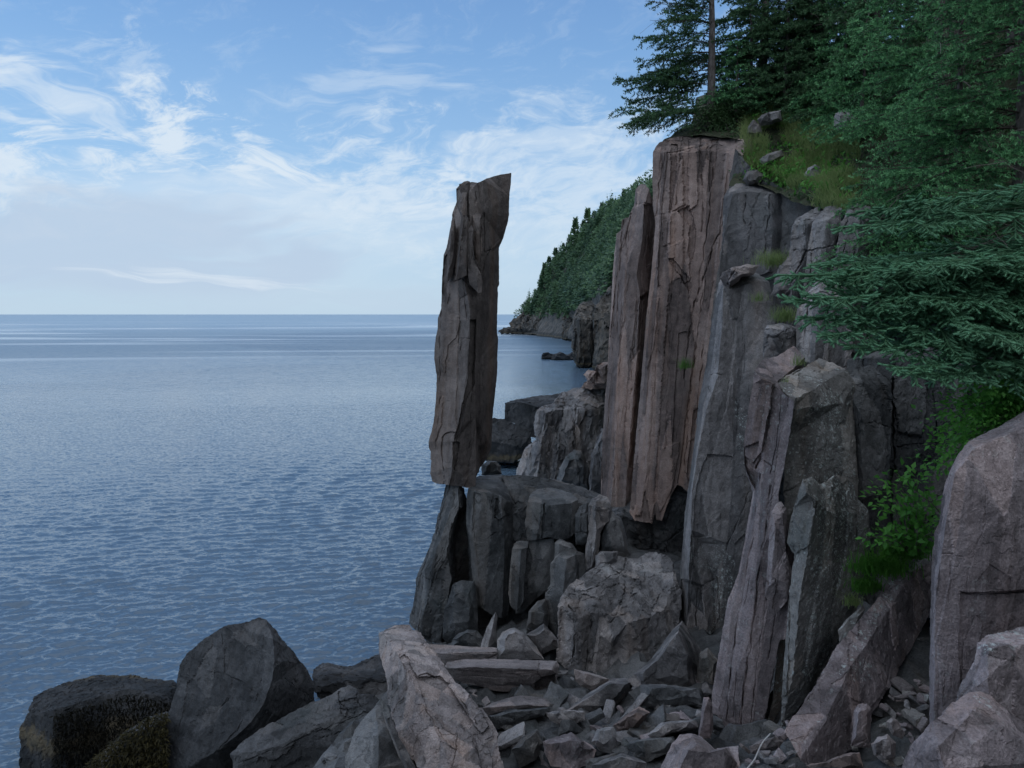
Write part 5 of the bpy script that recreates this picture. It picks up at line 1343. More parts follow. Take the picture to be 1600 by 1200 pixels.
DV, DT = headland()
rock('headland_cliff', 'far grey cliffs at the tip of the wooded headland', 'cliff', M['far'],
     [(781, 519, 5), (788, 514, 4), (800, 513, 3), (797, 504, 4), (808, 497, 6), (818, 488, 10), (828, 476, 14), (838, 462, 16), (850, 458, 18), (862, 470, 14), (874, 478, 10), (888, 484, 6), (898, 480, 4), (902, 490, 0), (902, 533, -60), (880, 531, -40), (855, 528, -20), (825, 525, -5), (800, 522, 2)],
     ridges=[[(800, 513, 3), (830, 514, -18), (860, 516, -35), (902, 518, -62)], [(818, 488, 10), (832, 495, -8), (834, 514, -22)], [(850, 458, 18), (852, 490, -20), (862, 516, -38)], [(874, 478, 10), (872, 500, -35), (884, 517, -52)]],
     Y=425, back=30, amp=1.1, step=1.4, cell=(6, 16), cracks=[([(845, 470), (848, 500)], 1.6, 3), ([(866, 480), (864, 515)], 1.6, 3), ([(886, 488), (884, 515)], 1.6, 3), ([(815, 495), (812, 512)], 1.6, 2)], plates=[])
rock('coast_stack', 'sheer greenish rock tower at the water between the headland and the near cliff', 'cliff', M['far'],
     [(896, 500, 1), (898, 488, 3), (905, 478, 6), (914, 472, 8), (924, 470, 8), (928, 478, 6), (932, 495, 4), (934, 540, 3), (930, 572), (915, 576), (899, 570, 1), (895, 540, 1)], ridges=[[(905, 478, 6), (908, 500, -2), (906, 572, -3)], [(924, 470, 8), (922, 500, 0), (922, 574, -1)]],
     Y=160, back=15, amp=.35, step=.6, cell=(2, 7))
rock('coast_cliff', 'rust stained coastal cliff half hidden behind the pinnacle column', 'cliff', M['far'],
     [(928, 480, 2), (936, 470, 4), (945, 462, 6), (952, 448, 10), (990, 440, 10), (990, 590, 0), (950, 588), (940, 580), (926, 576), (930, 540)], ridges=[[(945, 462, 6), (944, 500, 0), (938, 575, -4)], [(970, 445, 8), (968, 580, -4)]], Y=150, back=15, amp=.35, step=.6, cell=(2, 7))
rock('headland_cliff', 'low grey cliff between the headland tip and the greenish tower', 'cliff', M['far'],
     [(880, 500, 20), (890, 488, 30), (905, 478, 34), (918, 480, 30), (925, 520, 0), (922, 545, -60), (900, 538, -20), (880, 533, 0)], ridges=[[(890, 488, 30), (895, 510, -10), (898, 536, -20)], [(905, 478, 34), (910, 515, -40)]], Y=330, back=20, amp=.9, step=1.2, cell=(5, 14))
for ol, Y, lb in (([(846, 556), (848, 551), (856, 550), (863, 553), (868, 556), (868, 562), (846, 562)], 189, 'leftmost low black skerry in the bay behind the stack'),
                  ([(862, 560), (866, 553), (875, 550), (884, 553), (893, 557), (897, 562), (880, 565), (862, 564)], 186, 'middle low black skerry in the bay, its top the most pointed'),
                  ([(884, 556), (892, 551), (898, 550), (904, 553), (906, 560), (896, 562), (886, 561)], 192, 'skerry nearest to the greenish rock tower')):
    rock('skerry', lb, 'rock', M['shore'], ol, Y=Y, back=4, bulge=1.0, amp=.2, step=.25, cell=(1, 1))


# ------------------------------------------------------------------ light and sky
SUN_EL, SUN_AZ = math.radians(17), math.radians(108)      # behind the hill on the right; azimuth from +Y towards +X
sd = bpy.data.lights.new('sun', 'SUN')
sd.energy = 2.5
sd.angle = math.radians(.53)
sd.color = (1, .93, .82)
so = bpy.data.objects.new('sun', sd)
COL.objects.link(so)
dirv = Vector((math.sin(SUN_AZ) * math.cos(SUN_EL), math.cos(SUN_AZ) * math.cos(SUN_EL), math.sin(SUN_EL)))
so.rotation_euler = dirv.to_track_quat('Z', 'Y').to_euler()
so.location = (40, -20, 60)


print('PROF e_env', round(_time.time() - _T0, 1))
# ------------------------------------------------------------------ plants
def unit(v):
    v = np.asarray(v, float)
    return v / (np.linalg.norm(v, axis=-1, keepdims=True) + 1e-12)


def needle_mesh(S, step, nl, nw, rg, k=3):
    """bottle-brush needles along segments S = (p0, p1, tip)"""
    P0 = np.array([s[0] for s in S]); P1 = np.array([s[1] for s in S]); tp = np.array([s[2] for s in S])
    ln = np.linalg.norm(P1 - P0, axis=1)
    cnt = np.maximum(1, np.round(ln / step).astype(int))
    ix = np.repeat(np.arange(len(S)), cnt)
    t = (np.arange(len(ix)) - np.repeat(np.cumsum(cnt) - cnt, cnt) + rg.random(len(ix))) / cnt[ix]
    ix = np.repeat(ix, k); t = np.repeat(t, k)
    ax = unit(P1 - P0)[ix]
    c = P0[ix] + (P1 - P0)[ix] * t[:, None]
    r = rg.normal(size=(len(ix), 3))
    r[:, 2] += .35
    r = unit(r - ax * (r * ax).sum(1)[:, None])
    d = unit(ax * rg.uniform(.35, .9, (len(ix), 1)) + r)
    side = unit(np.cross(d, rg.normal(size=d.shape)))
    L = nl * rg.uniform(.7, 1.2, (len(ix), 1))
    V = np.stack([c - side * nw / 2, c + side * nw / 2, c + d * L], 1).reshape(-1, 3)
    T = np.arange(len(V)).reshape(-1, 3)
    tip = np.repeat(np.clip(tp[ix] * (.55 + .6 * t) + rg.normal(0, .08, len(ix)), 0, 1), 3)
    return V, T, tip


def shoot_mesh(S, r, sides=5):
    P0 = np.array([s[0] for s in S]); P1 = np.array([s[1] for s in S]); tp = np.array([s[2] for s in S])
    ax = unit(P1 - P0)
    u = unit(np.cross(ax, [.2, .1, 1.0])); w = np.cross(ax, u)
    an = np.linspace(0, 2 * np.pi, sides, endpoint=False)
    ring = u[:, None] * np.cos(an)[None, :, None] + w[:, None] * np.sin(an)[None, :, None]
    V = np.concatenate([P0[:, None] + ring * r, P1[:, None] + ring * r * .8, (P1 + ax * r * 1.5)[:, None]], 1)
    m = 2 * sides + 1
    f = []
    for i in range(sides):
        j = (i + 1) % sides
        f += [(i, j, sides + j), (i, sides + j, sides + i), (sides + i, sides + j, 2 * sides)]
    T = (np.arange(len(S))[:, None, None] * m + np.array(f)[None]).reshape(-1, 3)
    t = np.repeat(tp[:, None], m, 1)
    t[:, :sides] *= .6
    return V.reshape(-1, 3), T, t.ravel()


def curve(p, d, L, n, droop, rg, up_end=0.0, wob=.12):
    P = [np.array(p, float)]
    d = unit(d)
    for i in range(n):
        d = unit(d + np.array([0, 0, -droop / n]) + rg.normal(0, wob, 3) / n + np.array([0, 0, up_end * (i / n) ** 2 / n * 3]))
        P.append(P[-1] + d * L / n)
    return np.array(P)


def bough(p, d, L, droop, rg, sp, sub, normal=(0, 0, 1), up_end=.25, bare=.12, wide=.42, tipw=1.0):
    """returns the main stem and all the twig segments that carry needles"""
    n = max(6, int(L / .14))
    C = curve(p, d, L, n, droop, rg, up_end)
    S = []
    W = [C]
    nrm = unit(np.array(normal, float))
    s_len = L / n
    t = bare
    sgn = 1
    while t < .99:
        i = min(n - 1, int(t * n))
        f = t * n - i
        q = C[i] + (C[i + 1] - C[i]) * f
        ax = unit(C[i + 1] - C[i])
        lat = unit(np.cross(ax, nrm)) * sgn
        l1 = L * wide * (1 - t) ** .75 * rg.uniform(.65, 1.15) + sub * 1.2
        if rg.random() < .93:
            dd = unit(ax * rg.uniform(.65, 1.0) + lat * rg.uniform(.7, 1.0) + nrm * rg.normal(-.05, .22))
            B = curve(q, dd, l1, max(3, int(l1 / .12)), droop * .5 + .1, rg, .3, .35)
            m = len(B) - 1
            W.append(B)
            for j in range(m):
                tt = (j + .5) / m
                if tt > .05:
                    S.append((B[j], B[j + 1], tipw * (tt ** 2 * .8)))
            u = .2
            g = 1
            while u < 1.0:
                j = min(m - 1, int(u * m))
                q2 = B[j] + (B[j + 1] - B[j]) * (u * m - j)
                a2 = unit(B[j + 1] - B[j])
                l2 = (l1 * .38 * (1 - u) + sub) * rg.uniform(.6, 1.2)
                d2 = unit(a2 + unit(np.cross(a2, nrm)) * g * rg.uniform(.6, 1.0) + nrm * rg.normal(.02, .28))
                e = q2 + d2 * l2 + np.array([0, 0, -.06 * l2])
                md = (q2 + e) / 2 + rg.normal(0, .03, 3) * l2
                S.append((q2, md, tipw * .25)); S.append((md, e, tipw))
                u += sub * .62 / l1 * rg.uniform(.7, 1.3)
                g = -g
        t += sp / L * rg.uniform(.7, 1.3)
        sgn = -sgn
    for j in range(max(1, int(n * bare)), n):
        S.append((C[j], C[j + 1], tipw * (j / n) ** 3))
    return W, S


def wood_mesh(W, r0, r1, sides=4):
    Vs, Fs, o = [], [], 0
    for k, C in enumerate(W):
        a = r0 if k == 0 else r0 * .38
        V, F = tube(C, np.linspace(a, r1, len(C)), sides if k == 0 else 3)
        Vs.append(V); Fs.append(F + o)
        o += len(V)
    return np.concatenate(Vs), np.concatenate(Fs)


def add_part(name, V, F, mat, root, par, attrs=None, sm=4):
    """a child mesh whose points are given in world coordinates"""
    o = mesh_obj(name, np.asarray(V) - np.array(root.location), F, mat, attrs, smooth_angle=sm)
    o.parent = par
    return o


def add_bough(root, W, S, rg, step, nl, nw, mat, r0, k=3, core=0):
    o = add_part('branch', *wood_mesh(W, r0 * .8, .003 + r0 * .1), M['twig'], root, root)
    V, T, tip = needle_mesh(S, step, nl, nw, rg, k)
    if core:                                        # the plump green shoot inside its needles
        V2, T2, t2 = shoot_mesh(S, core)
        T = np.concatenate([T, T2 + len(V)]); V = np.concatenate([V, V2]); tip = np.concatenate([tip, t2])
    add_part('needles', V, T, mat, root, o, {'tip': ('FLOAT', tip)}, None)
    return o


def trunk(root, P, r0, r1):
    V, F = tube(P, np.linspace(r0, r1, len(P)), 12)
    V = V + vnoise3(V * 6, 3) * r0 * .15
    add_part('trunk', V, F, M['bark'], root, root)


def spruce(label, base, height, n, Lmax, mat, step, nl, nw, seed, lean=(0, 0), z0=.12, dirs=None, droop=.35, sp=.14, sub=.13, group=None, r0=.16, dead=0, k=3, tipw=1.0, prof=.8, tilt=.0):
    rg = np.random.default_rng(seed)
    base = np.array(base, float)
    root = empty('spruce_tree', tuple(base), label, 'tree', group)
    zz = np.linspace(0, 1, 14)
    P = base + np.stack([lean[0] * zz, lean[1] * zz, height * zz], 1) + np.column_stack([rg.normal(0, .04, (14, 2)), np.zeros(14)]) * zz[:, None]
    trunk(root, P, r0, r0 * .15)
    for i in range(n):
        f = z0 + (1 - z0) * (i + rg.random()) / n
        p = base + np.array([lean[0] * f, lean[1] * f, height * f])
        if dirs is None:
            a = i * 2.4 + rg.normal(0, .3)
        else:
            a = rg.uniform(*dirs)
        L = Lmax * (1 - .85 * ((f - z0) / (1 - z0)) ** prof) * rg.uniform(.75, 1.15)
        d = np.array([math.cos(a), math.sin(a), rg.uniform(-.1, .25)])
        nrm = np.array([0, -tilt, 1.0]) + rg.normal(0, .12, 3)
        W, S = bough(p, d, L, droop, rg, sp, sub, nrm, tipw=tipw)
        add_bough(root, W, S, rg, step, nl, nw, mat, r0 * .16, k)
    for i in range(dead):                           # bare grey dead branches low on the trunk
        f = rg.uniform(.05, .5)
        p = base + np.array([lean[0] * f, lean[1] * f, height * f])
        a = rg.uniform(*(dirs or (0, 6.28)))
        C = curve(p, (math.cos(a), math.sin(a), rg.uniform(-.2, .2)), Lmax * rg.uniform(.4, .8), 9, .4, rg, .2, .8)
        W = [C] + [curve(C[j], unit(C[min(j + 1, 9)] - C[j] + rg.normal(0, .6, 3) * .2), Lmax * .2, 4, .2, rg, 0, .8) for j in (3, 5, 6, 8)]
        add_part('dead_branch', *wood_mesh(W, r0 * .10, .004), M['deadtwig'], root, root)
    return root


# --- the near spruce whose low boughs reach in from the right
rg = np.random.default_rng(77)
TB = np.array([8.25, 10.9, 0.])
TB[2] = 9.6
root = empty('spruce_tree', tuple(TB), 'near spruce at the right edge, its blue green boughs reaching left across the rocks', 'tree')
TH = 7.5
trunk(root, TB + np.stack([np.linspace(0, -.2, 12), np.linspace(0, .1, 12), np.linspace(0, TH, 12)], 1), .17, .04)
NB = [(1360, 348, 10.3), (1330, 384, 10.1), (1296, 440, 9.9), (1237, 466, 9.6), (1310, 478, 9.5), (1400, 455, 9.4), (1470, 440, 9.2), (1251, 528, 9.3), (1272, 508, 9.4), (1300, 556, 9.2), (1345, 588, 9.0), (1400, 602, 8.9), (1452, 618, 8.8),
      (1520, 565, 8.7), (1425, 505, 9.3), (1268, 545, 9.35)]
for (px, py, Y) in NB:
    tipp = at(px, py, Y)
    oy = py - .11 * (1720 - px) - rg.uniform(0, 30)
    z_ = at(1700, oy, 10.9)[2]
    f = np.clip((z_ - TB[2]) / TH, .03, .95)
    p = TB + np.array([-.2 * f, .1 * f, TH * f])
    d = tipp - p
    L = np.linalg.norm(d) * 1.04
    W, S = bough(p, unit(d) + np.array([0, 0, .16]), L, .32, rg, .078, .088, (-.1 + rg.normal(0, .12), -.26 + rg.normal(0, .12), 1), up_end=.3, bare=.15, wide=.22, tipw=1.0)
    add_bough(root, W, S, rg, .0095, .027, .0062, M['needle_near'], .018, 7, core=.0125)
for i in range(7):
    f = rg.uniform(.05, .6)
    p = TB + np.array([0, 0, TH * f])
    C = curve(p, (-1, rg.uniform(-.5, .3), rg.uniform(-.1, .15)), rg.uniform(1.4, 2.8), 10, .3, rg, .1, .7)
    W = [C] + [curve(C[j], unit(C[j + 1] - C[j]) + rg.normal(0, .5, 3), .5, 5, .2, rg, 0, .6) for j in range(2, 10)]
    add_part('dead_branch', *wood_mesh(W, .012, .003), M['deadtwig'], root, root)


def hz(px, py, Y, dz=-.1):
    p = at(px, py, Y)
    return np.array([p[0], p[1], hill_z(p[None, :2])[0] + dz])


PI = math.pi
WEST = (PI * .62, PI * 1.45)
# --- big spruce filling the upper right
spruce('large green spruce leaning over the slope in the upper right corner', hz(1600, 330, 15.2), 11, 74, 3.6, M['needle_mid'], .030, .055, .021, 21, lean=(-.5, -.3), z0=.04, dirs=(PI * .55, PI * 1.6), droop=.5, sp=.19, sub=.17, r0=.2, dead=6, tilt=.28)
spruce('dense spruce behind the large one, right of the dead twigs at the top', hz(1470, 190, 19.5), 9.5, 60, 3.4, M['needle_mid'], .040, .07, .027, 22, lean=(-.6, -.4), z0=.03, dirs=(PI * .5, PI * 1.6), droop=.5, sp=.25, sub=.2, r0=.2, dead=5, tilt=.28)
spruce('low bushy spruce on the slope just above the dark hollow', hz(1500, 310, 16.3), 4.6, 44, 2.9, M['needle_mid'], .032, .055, .022, 23, lean=(-.6, -.8), z0=.02, dirs=(PI * .6, PI * 1.5), droop=.55, sp=.2, sub=.17, r0=.12, tilt=.35, prof=1.2)
# --- darker spruces standing on the cliff top
spruce('wind shaped spruce on the cliff top, its boughs reaching left against the sky', hz(1112, 150, 27.4, -.2), 9, 42, 3.5, M['needle_dark'], .045, .085, .034, 31, lean=(-.15, .0), z0=.02, dirs=(PI * .7, PI * 1.3), droop=.42, sp=.18, sub=.17, r0=.15, dead=8, prof=1.0)
spruce('dark spruce right of the wind shaped one, tangled with bare grey branches', hz(1190, 130, 28.6), 8.5, 72, 3.0, M['needle_dark'], .045, .09, .042, 32, lean=(.2, 0), z0=.04, droop=.5, sp=.19, sub=.18, r0=.18, dead=12)
spruce('dark spruce with many dead twigs above the grey split boulder', hz(1285, 110, 27.5), 8, 66, 2.8, M['needle_dark'], .045, .09, .042, 33, z0=.16, droop=.55, sp=.19, sub=.18, r0=.18, dead=26)
spruce('spruce at the top edge between the dead twigs and the dense green spruce', hz(1365, 130, 25), 8, 66, 3.0, M['needle_dark'], .045, .09, .042, 34, z0=.05, droop=.55, sp=.19, sub=.18, r0=.18, dead=8)
spruce('small spruce growing low on the slope above the flat grey slab', hz(1345, 215, 23.2), 3.4, 36, 2.3, M['needle_mid'], .04, .07, .026, 35, z0=.02, droop=.5, sp=.2, sub=.17, r0=.07, dirs=(PI * .5, PI * 1.7), tilt=.4)
spruce('stubby young spruce at the cliff edge under the wind shaped one', hz(1150, 170, 27.2), 2.6, 30, 1.5, M['needle_mid'], .04, .07, .026, 36, z0=.02, droop=.4, sp=.2, sub=.17, r0=.06)
for i, (px, py, Y, h_, L_) in enumerate([(1172, 150, 27.6, 4.6, 2.2), (1228, 135, 27.2, 5.2, 2.4), (1318, 140, 25.6, 5.0, 2.5), (1270, 120, 27.0, 3.4, 1.8)]):
    spruce(['bushy young spruce just right of the trunk of the wind shaped one', 'bushy young spruce above the pale boulder at the cliff top', 'bushy young spruce left of the dense green spruce', 'short spruce under the dead twigs above the grassy slope'][i],
           hz(px, py, Y), h_, 54, L_, M['needle_dark'] if i != 2 else M['needle_mid'], .042, .08, .034, 80 + i, z0=.02, droop=.5, sp=.19, sub=.17, r0=.09, dead=4 if i == 3 else 0)
for i, (px, py, Y) in enumerate([(1420, 20, 31), (1500, 60, 26), (1580, 120, 22), (1330, 20, 34), (1250, 40, 35), (1640, 100, 19)]):
    spruce(['tall spruce far up the slope behind the dense green one', 'spruce up the slope behind the large leaning spruce', 'spruce up the slope at the right edge of the frame', 'distant dark spruce at the top edge above the dead twigs', 'distant dark spruce at the top edge behind the bare grey branches', 'spruce beyond the right edge whose boughs hang into the top corner'][i],
           hz(px, py, Y), 9, 34, 3.4, M['needle_dark'], .075, .12, .05, 50 + i, z0=.03, droop=.5, sp=.36, sub=.28, r0=.2)


# --- leafy plants
def leaf_cloud(C, nrm, ln, wd, rg):
    """folded pointed leaves at points C"""
    n = len(C)
    ax = unit(nrm + rg.normal(0, .45, (n, 3)))
    up = unit(np.array([0, -.35, 1.0]) + rg.normal(0, .35, (n, 3)))
    sd = unit(np.cross(ax, up))
    up = np.cross(sd, ax)
    L = ln * rg.uniform(.6, 1.2, (n, 1))
    Wd = wd * L / ln
    b0 = C
    m1 = C + ax * L * .42 + sd * Wd / 2 + up * L * .06
    m2 = C + ax * L * .42 - sd * Wd / 2 + up * L * .06
    md = C + ax * L * .5 - up * L * .02
    e = C + ax * L - up * L * .16
    V = np.stack([b0, m1, md, m2, e], 1).reshape(-1, 3)
    k = np.arange(n)[:, None] * 5
    T = np.concatenate([k + [0, 1, 2], k + [1, 4, 2], k + [0, 2, 3], k + [3, 2, 4]])
    return V, T


def shrub(name, label, base, targets, nleaf, ln, wd, mat, seed, cat='shrub', group=None, spread=.25, r0=.012, stems=True):
    rg = np.random.default_rng(seed)
    base = np.array(base, float)
    root = empty(name, tuple(base), label, cat, group)
    Cs, Ds, W = [], [], []
    for q in targets:
        q = np.array(q, float)
        mid = (base + q) / 2 + np.array([0, 0, .18 * np.linalg.norm(q - base)]) + rg.normal(0, .06, 3)
        t = np.linspace(0, 1, 9)[:, None]
        C = (1 - t) ** 2 * base + 2 * t * (1 - t) * mid + t ** 2 * q
        W.append(C)
        for _ in range(max(1, int(nleaf / len(targets)))):
            u = rg.uniform(.3, 1)
            i = min(7, int(u * 8))
            c = C[i] + (C[i + 1] - C[i]) * (u * 8 - i) + rg.normal(0, spread, 3) * (.4 + .6 * u) * np.array([1, 1, .7])
            Cs.append(c)
            Ds.append(unit(c - C[i] + rg.normal(0, .05, 3)) + np.array([0, 0, .1]))
    V, T = leaf_cloud(np.array(Cs), np.array(Ds), ln, wd, rg)
    if stems:
        add_part('stem', *wood_mesh([W[0]], r0, .003), M['bark'], root, root)
        if len(W) > 1:
            for C in W[1:][:40]:
                add_part('stem', *tube(C, np.linspace(r0, .003, len(C)), 4), M['bark'], root, root)
    add_part('leaves', V, T, mat, root, root, None, 4)
    return root


rg = np.random.default_rng(5)
T_ = [at(rg.uniform(1345, 1475), rg.uniform(735, 850), 11.2 + rg.uniform(-.35, .35)) for _ in range(26)]
shrub('leafy_shrub', 'bright green broad leaved shrub in the cleft left of the large upright slab', at(1425, 868, 11.5), T_, 760, .125, .07, M['leaf'], 3, spread=.11)
T_ = [at(*q, 9.7 + rg.uniform(-.25, .5)) for q in [(1470, 640), (1490, 655), (1500, 620), (1530, 640), (1560, 630), (1590, 625), (1600, 600), (1480, 690), (1465, 710), (1500, 680), (1520, 610), (1575, 600), (1540, 665), (1455, 740), (1610, 640), (1560, 655), (1500, 700), (1480, 670), (1545, 590), (1470, 725)]]
shrub('leafy_shrub', 'fine leaved green shrub spilling over the top of the large upright slab', at(1640, 640, 10.2), T_, 4200, .085, .05, M['leaf'], 4, spread=.14)
T_ = [hz(rg.uniform(1078, 1165), 190, 27.0 + rg.uniform(-.7, .6), rg.uniform(.15, .95)) for _ in range(30)] + [at(rg.uniform(1066, 1172), rg.uniform(196, 214), 26.4) for _ in range(14)]
shrub('cliff_top_shrub', 'dark low shrub overhanging the top of the broad brown cliff face', hz(1125, 190, 27.4, 0), T_, 3800, .10, .05, M['leaf_dark'], 6, spread=.22)
T_ = [at(1595, 585, 9.4) + rg.normal(0, .2, 3) for _ in range(5)]
for i, (px, py, Y, lb) in enumerate([(1240, 275, 22.6, 'green ferny plant on the slope just above the smooth blue grey slab'), (1275, 300, 21.6, 'green ferny plant between the grassy slope and the jointed columns'), (1215, 265, 23.4, 'ferny plant left of the other two at the foot of the grassy slope')]):
    c = at(px, py, Y)
    T_ = [c + np.array([rg.normal(0, .4), rg.normal(0, .25), rg.uniform(-.2, .3)]) for _ in range(12)]
    shrub('fern', lb, c + np.array([.1, .3, -.2]), T_, 320, .16, .05, M['leaf'], 60 + i, cat='fern', spread=.12, r0=.006)
# bare twigs in the shrub
b0 = at(1468, 800, 10.9)
W = [np.array([b0, at(1455, 785, 10.8), at(1440, 776, 10.8), at(1427, 765, 10.9)]), np.array([at(1440, 776, 10.8), at(1420, 774, 10.7), at(1408, 778, 10.7), at(1400, 790, 10.7)])]
V, F = wood_mesh(W, .011, .004)
o = mesh_obj('bare_twig', V, F, M['deadtwig'], smooth_angle=4)
recenter(o, b0)
tag(o, 'thin bare forked twig sticking out of the broad leaved shrub', 'twig')


# --- grass
def blades(C, h, rg, lean=(0, 0, 0), wd=.008, bend=.5):
    n = len(C)
    H = h * rg.uniform(.5, 1.2, (n, 1))
    a = rg.uniform(0, 6.283, n)
    out = np.stack([np.cos(a), np.sin(a), np.zeros(n)], 1) * rg.uniform(.15, 1, (n, 1)) * bend + np.array(lean)
    sd = unit(np.cross(out + 1e-6, [0, 0, 1.0])) * wd
    rows = []
    for t in (0, .4, .75, 1):
        p = C + H * (np.array([0, 0, 1.0]) * (t - .35 * bend * t * t) + out * t * t)
        w_ = sd * (1 - t ** 1.5) * .5
        rows += [p - w_, p + w_] if t < 1 else [p]
    V = np.stack(rows, 1).reshape(-1, 3)
    k = np.arange(n)[:, None] * 7
    T = np.concatenate([k + q for q in ([0, 1, 3], [0, 3, 2], [2, 3, 5], [2, 5, 4], [4, 5, 6])])
    return V, T


def tuft(label, px, py, Y, n, h, r, mat, seed, lean=(0, -.1, 0), wd=.009, down=0.0, name='grass_tuft', group=None):
    rg = np.random.default_rng(seed)
    c = at(px, py, Y)
    C = c + rg.normal(0, 1, (n, 3)) * np.array([r, r * .5, r * .25])
    V, T = blades(C, h, rg, lean, wd, .8)
    if down:
        V[:, 2] -= down * (V[:, 2] - c[2] + .1).clip(0) ** 1.0
    o = mesh_obj(name, V, T, mat, {'tip': ('FLOAT', np.zeros(len(V)))}, smooth_angle=4)
    recenter(o, c)
    return tag(o, label, 'grass', group)


tuft('grass tuft on the ledge under the smooth blue grey slab', 1208, 412, 18.9, 420, .42, .22, M['grass'], 1, (-.2, -.3, 0))
tuft('bright grass tuft on the ledge above the small cracked block', 1226, 500, 16.9, 260, .42, .14, M['grass'], 2, (-.1, -.3, 0))
tuft('little grass tuft beside the broken pale cap stone', 1186, 470, 17.9, 90, .3, .09, M['grass'], 3, (-.1, -.2, 0))
tuft('tiny grass tuft growing on the sheer brown cliff face', 1070, 575, 24.0, 130, .45, .12, M['grass_dark'], 4, (-.1, -.3, 0))
tuft('sparse dry grass tuft on top of the massive leaning column', 1247, 570, 13.9, 70, .3, .07, M['grass'], 5, (0, -.2, 0), wd=.006)
tuft('tiny tuft in the joint at the top of the plank like column', 1228, 597, 12.9, 26, .13, .04, M['grass'], 6, (0, -.2, 0), wd=.006)
for i, (px, py, Y, n, r) in enumerate([(1378, 890, 11.3, 2000, .22), (1410, 868, 11.6, 1000, .2), (1352, 922, 11.2, 700, .11), (1330, 945, 11.3, 160, .07)]):
    tuft(['thick dark green grass below the broad leaved shrub', 'dark green grass under the right side of the broad leaved shrub', 'long grass hanging beside the lichen wedge', 'thin pale grass at the lower end of the grassy cleft'][i], px, py, Y, n // 2, .42, r * .9, M['grass_dark'] if i < 3 else M['grass'], 10 + i, (-.3, -.5, -.2), wd=.013)


def on_hill(poly, n, rg, near=None):
    """random points of the hillside that are seen inside a region of the slope"""
    A, B, C = HV[HT[:, 0]], HV[HT[:, 1]], HV[HT[:, 2]]
    cen = (A + B + C) / 3
    q = proj(cen)
    nr = np.cross(B - A, C - A)
    ok = inside(q, poly) & (cen[:, 1] > 8) & ((nr * (cen - CAM)).sum(1) < 0)
    if near:
        ok &= cen[:, 1] < near
    i = np.where(ok)[0]
    if not len(i):
        return np.zeros((0, 3))
    ar = np.linalg.norm(nr[i], axis=1)
    k = rg.choice(i, n, p=ar / ar.sum())
    u, v = rg.random((2, n, 1))
    s = (u + v) > 1
    u, v = np.where(s, 1 - u, u), np.where(s, 1 - v, v)
    return A[k] + (B - A)[k] * u + (C - A)[k] * v


rg = np.random.default_rng(9)
C = on_hill([(1160, 180), (1250, 150), (1340, 170), (1345, 330), (1290, 345), (1235, 310), (1160, 290)], 16000, rg, 30)
keep = vnoise(C * 1.2, 4) > -.25
V, T = blades(C[keep], .5, rg, (-.25, -.3, -.05), .02, .8)
o = mesh_obj('slope_grass', V, T, M['grass'], {'tip': ('FLOAT', np.zeros(len(V)))}, smooth_angle=4)
tag(o, 'yellowish green grass covering the slope above the cliff', 'grass', kind='stuff')
C = on_hill([(1165, 200), (1330, 180), (1330, 330), (1240, 310), (1165, 290)], 1500, rg, 30)
C = C[vnoise(C * .9 + 30, 8) > .05]
V, T = leaf_cloud(C + rg.normal(0, .08, C.shape) + np.array([0, 0, .25]), rg.normal(0, 1, C.shape) + np.array([0, -.3, .7]), .17, .08, rg)
o = mesh_obj('slope_plants', V, T, M['leaf'], smooth_angle=4)
tag(o, 'fresh green leafy plants scattered through the grass of the slope', 'plants', kind='stuff')
C = on_hill([(1080, 100), (1240, 60), (1700, 0), (1700, 480), (1400, 360), (1160, 300)], 9000, rg, 34)
V, T = leaf_cloud(C + rg.normal(0, .06, C.shape) + np.array([0, 0, .08]), rg.normal(0, 1, C.shape) + np.array([0, -.3, .7]), .16, .085, rg)
o = mesh_obj('ground_cover', V, T, M['leaf_dark'], smooth_angle=4)
tag(o, 'dark low plants covering the slope between the spruces', 'plants', kind='stuff')

# stones lying in the grassy slope
for ol, Y, bk, lb, cr in (([(1303, 198), (1306, 178), (1318, 170), (1330, 176), (1344, 190), (1350, 204), (1330, 210), (1312, 208)], 22.2, .6, 'grey boulder split by a dark crack among the spruce boughs on the slope', [([(1318, 171), (1326, 186), (1332, 206)], 3, .35)]),
                          ([(1183, 186), (1190, 178), (1206, 174), (1220, 172), (1222, 188), (1206, 194), (1188, 196)], 25.6, .6, 'pale boulder at the top of the grassy slope near the cliff top shrub', [([(1200, 176), (1204, 194)], 2, .15)]),
                          ([(1168, 200), (1178, 186), (1188, 196), (1192, 210), (1178, 214), (1168, 210)], 25.3, .5, 'small boulder touching the pale boulder at the cliff top', []),
                          ([(1256, 276), (1262, 262), (1274, 256), (1282, 262), (1284, 280), (1266, 284)], 21.6, .5, 'blue grey stone under the boughs at the right of the grassy slope', []),
                          ([(1160, 282), (1166, 268), (1184, 266), (1196, 276), (1186, 288), (1168, 290)], 23.3, .5, 'flat stone at the lower left end of the grassy slope', []),
                          ([(1186, 250), (1200, 240), (1222, 234), (1226, 244), (1206, 258), (1190, 262)], 24.0, .5, 'half buried rock on the left of the grassy slope', [])):
    rock('slope_boulder', lb, 'boulder', M['grey'], ol, Y=Y - .3, back=bk, bulge=.2, amp=.03, step=.03, cracks=cr)

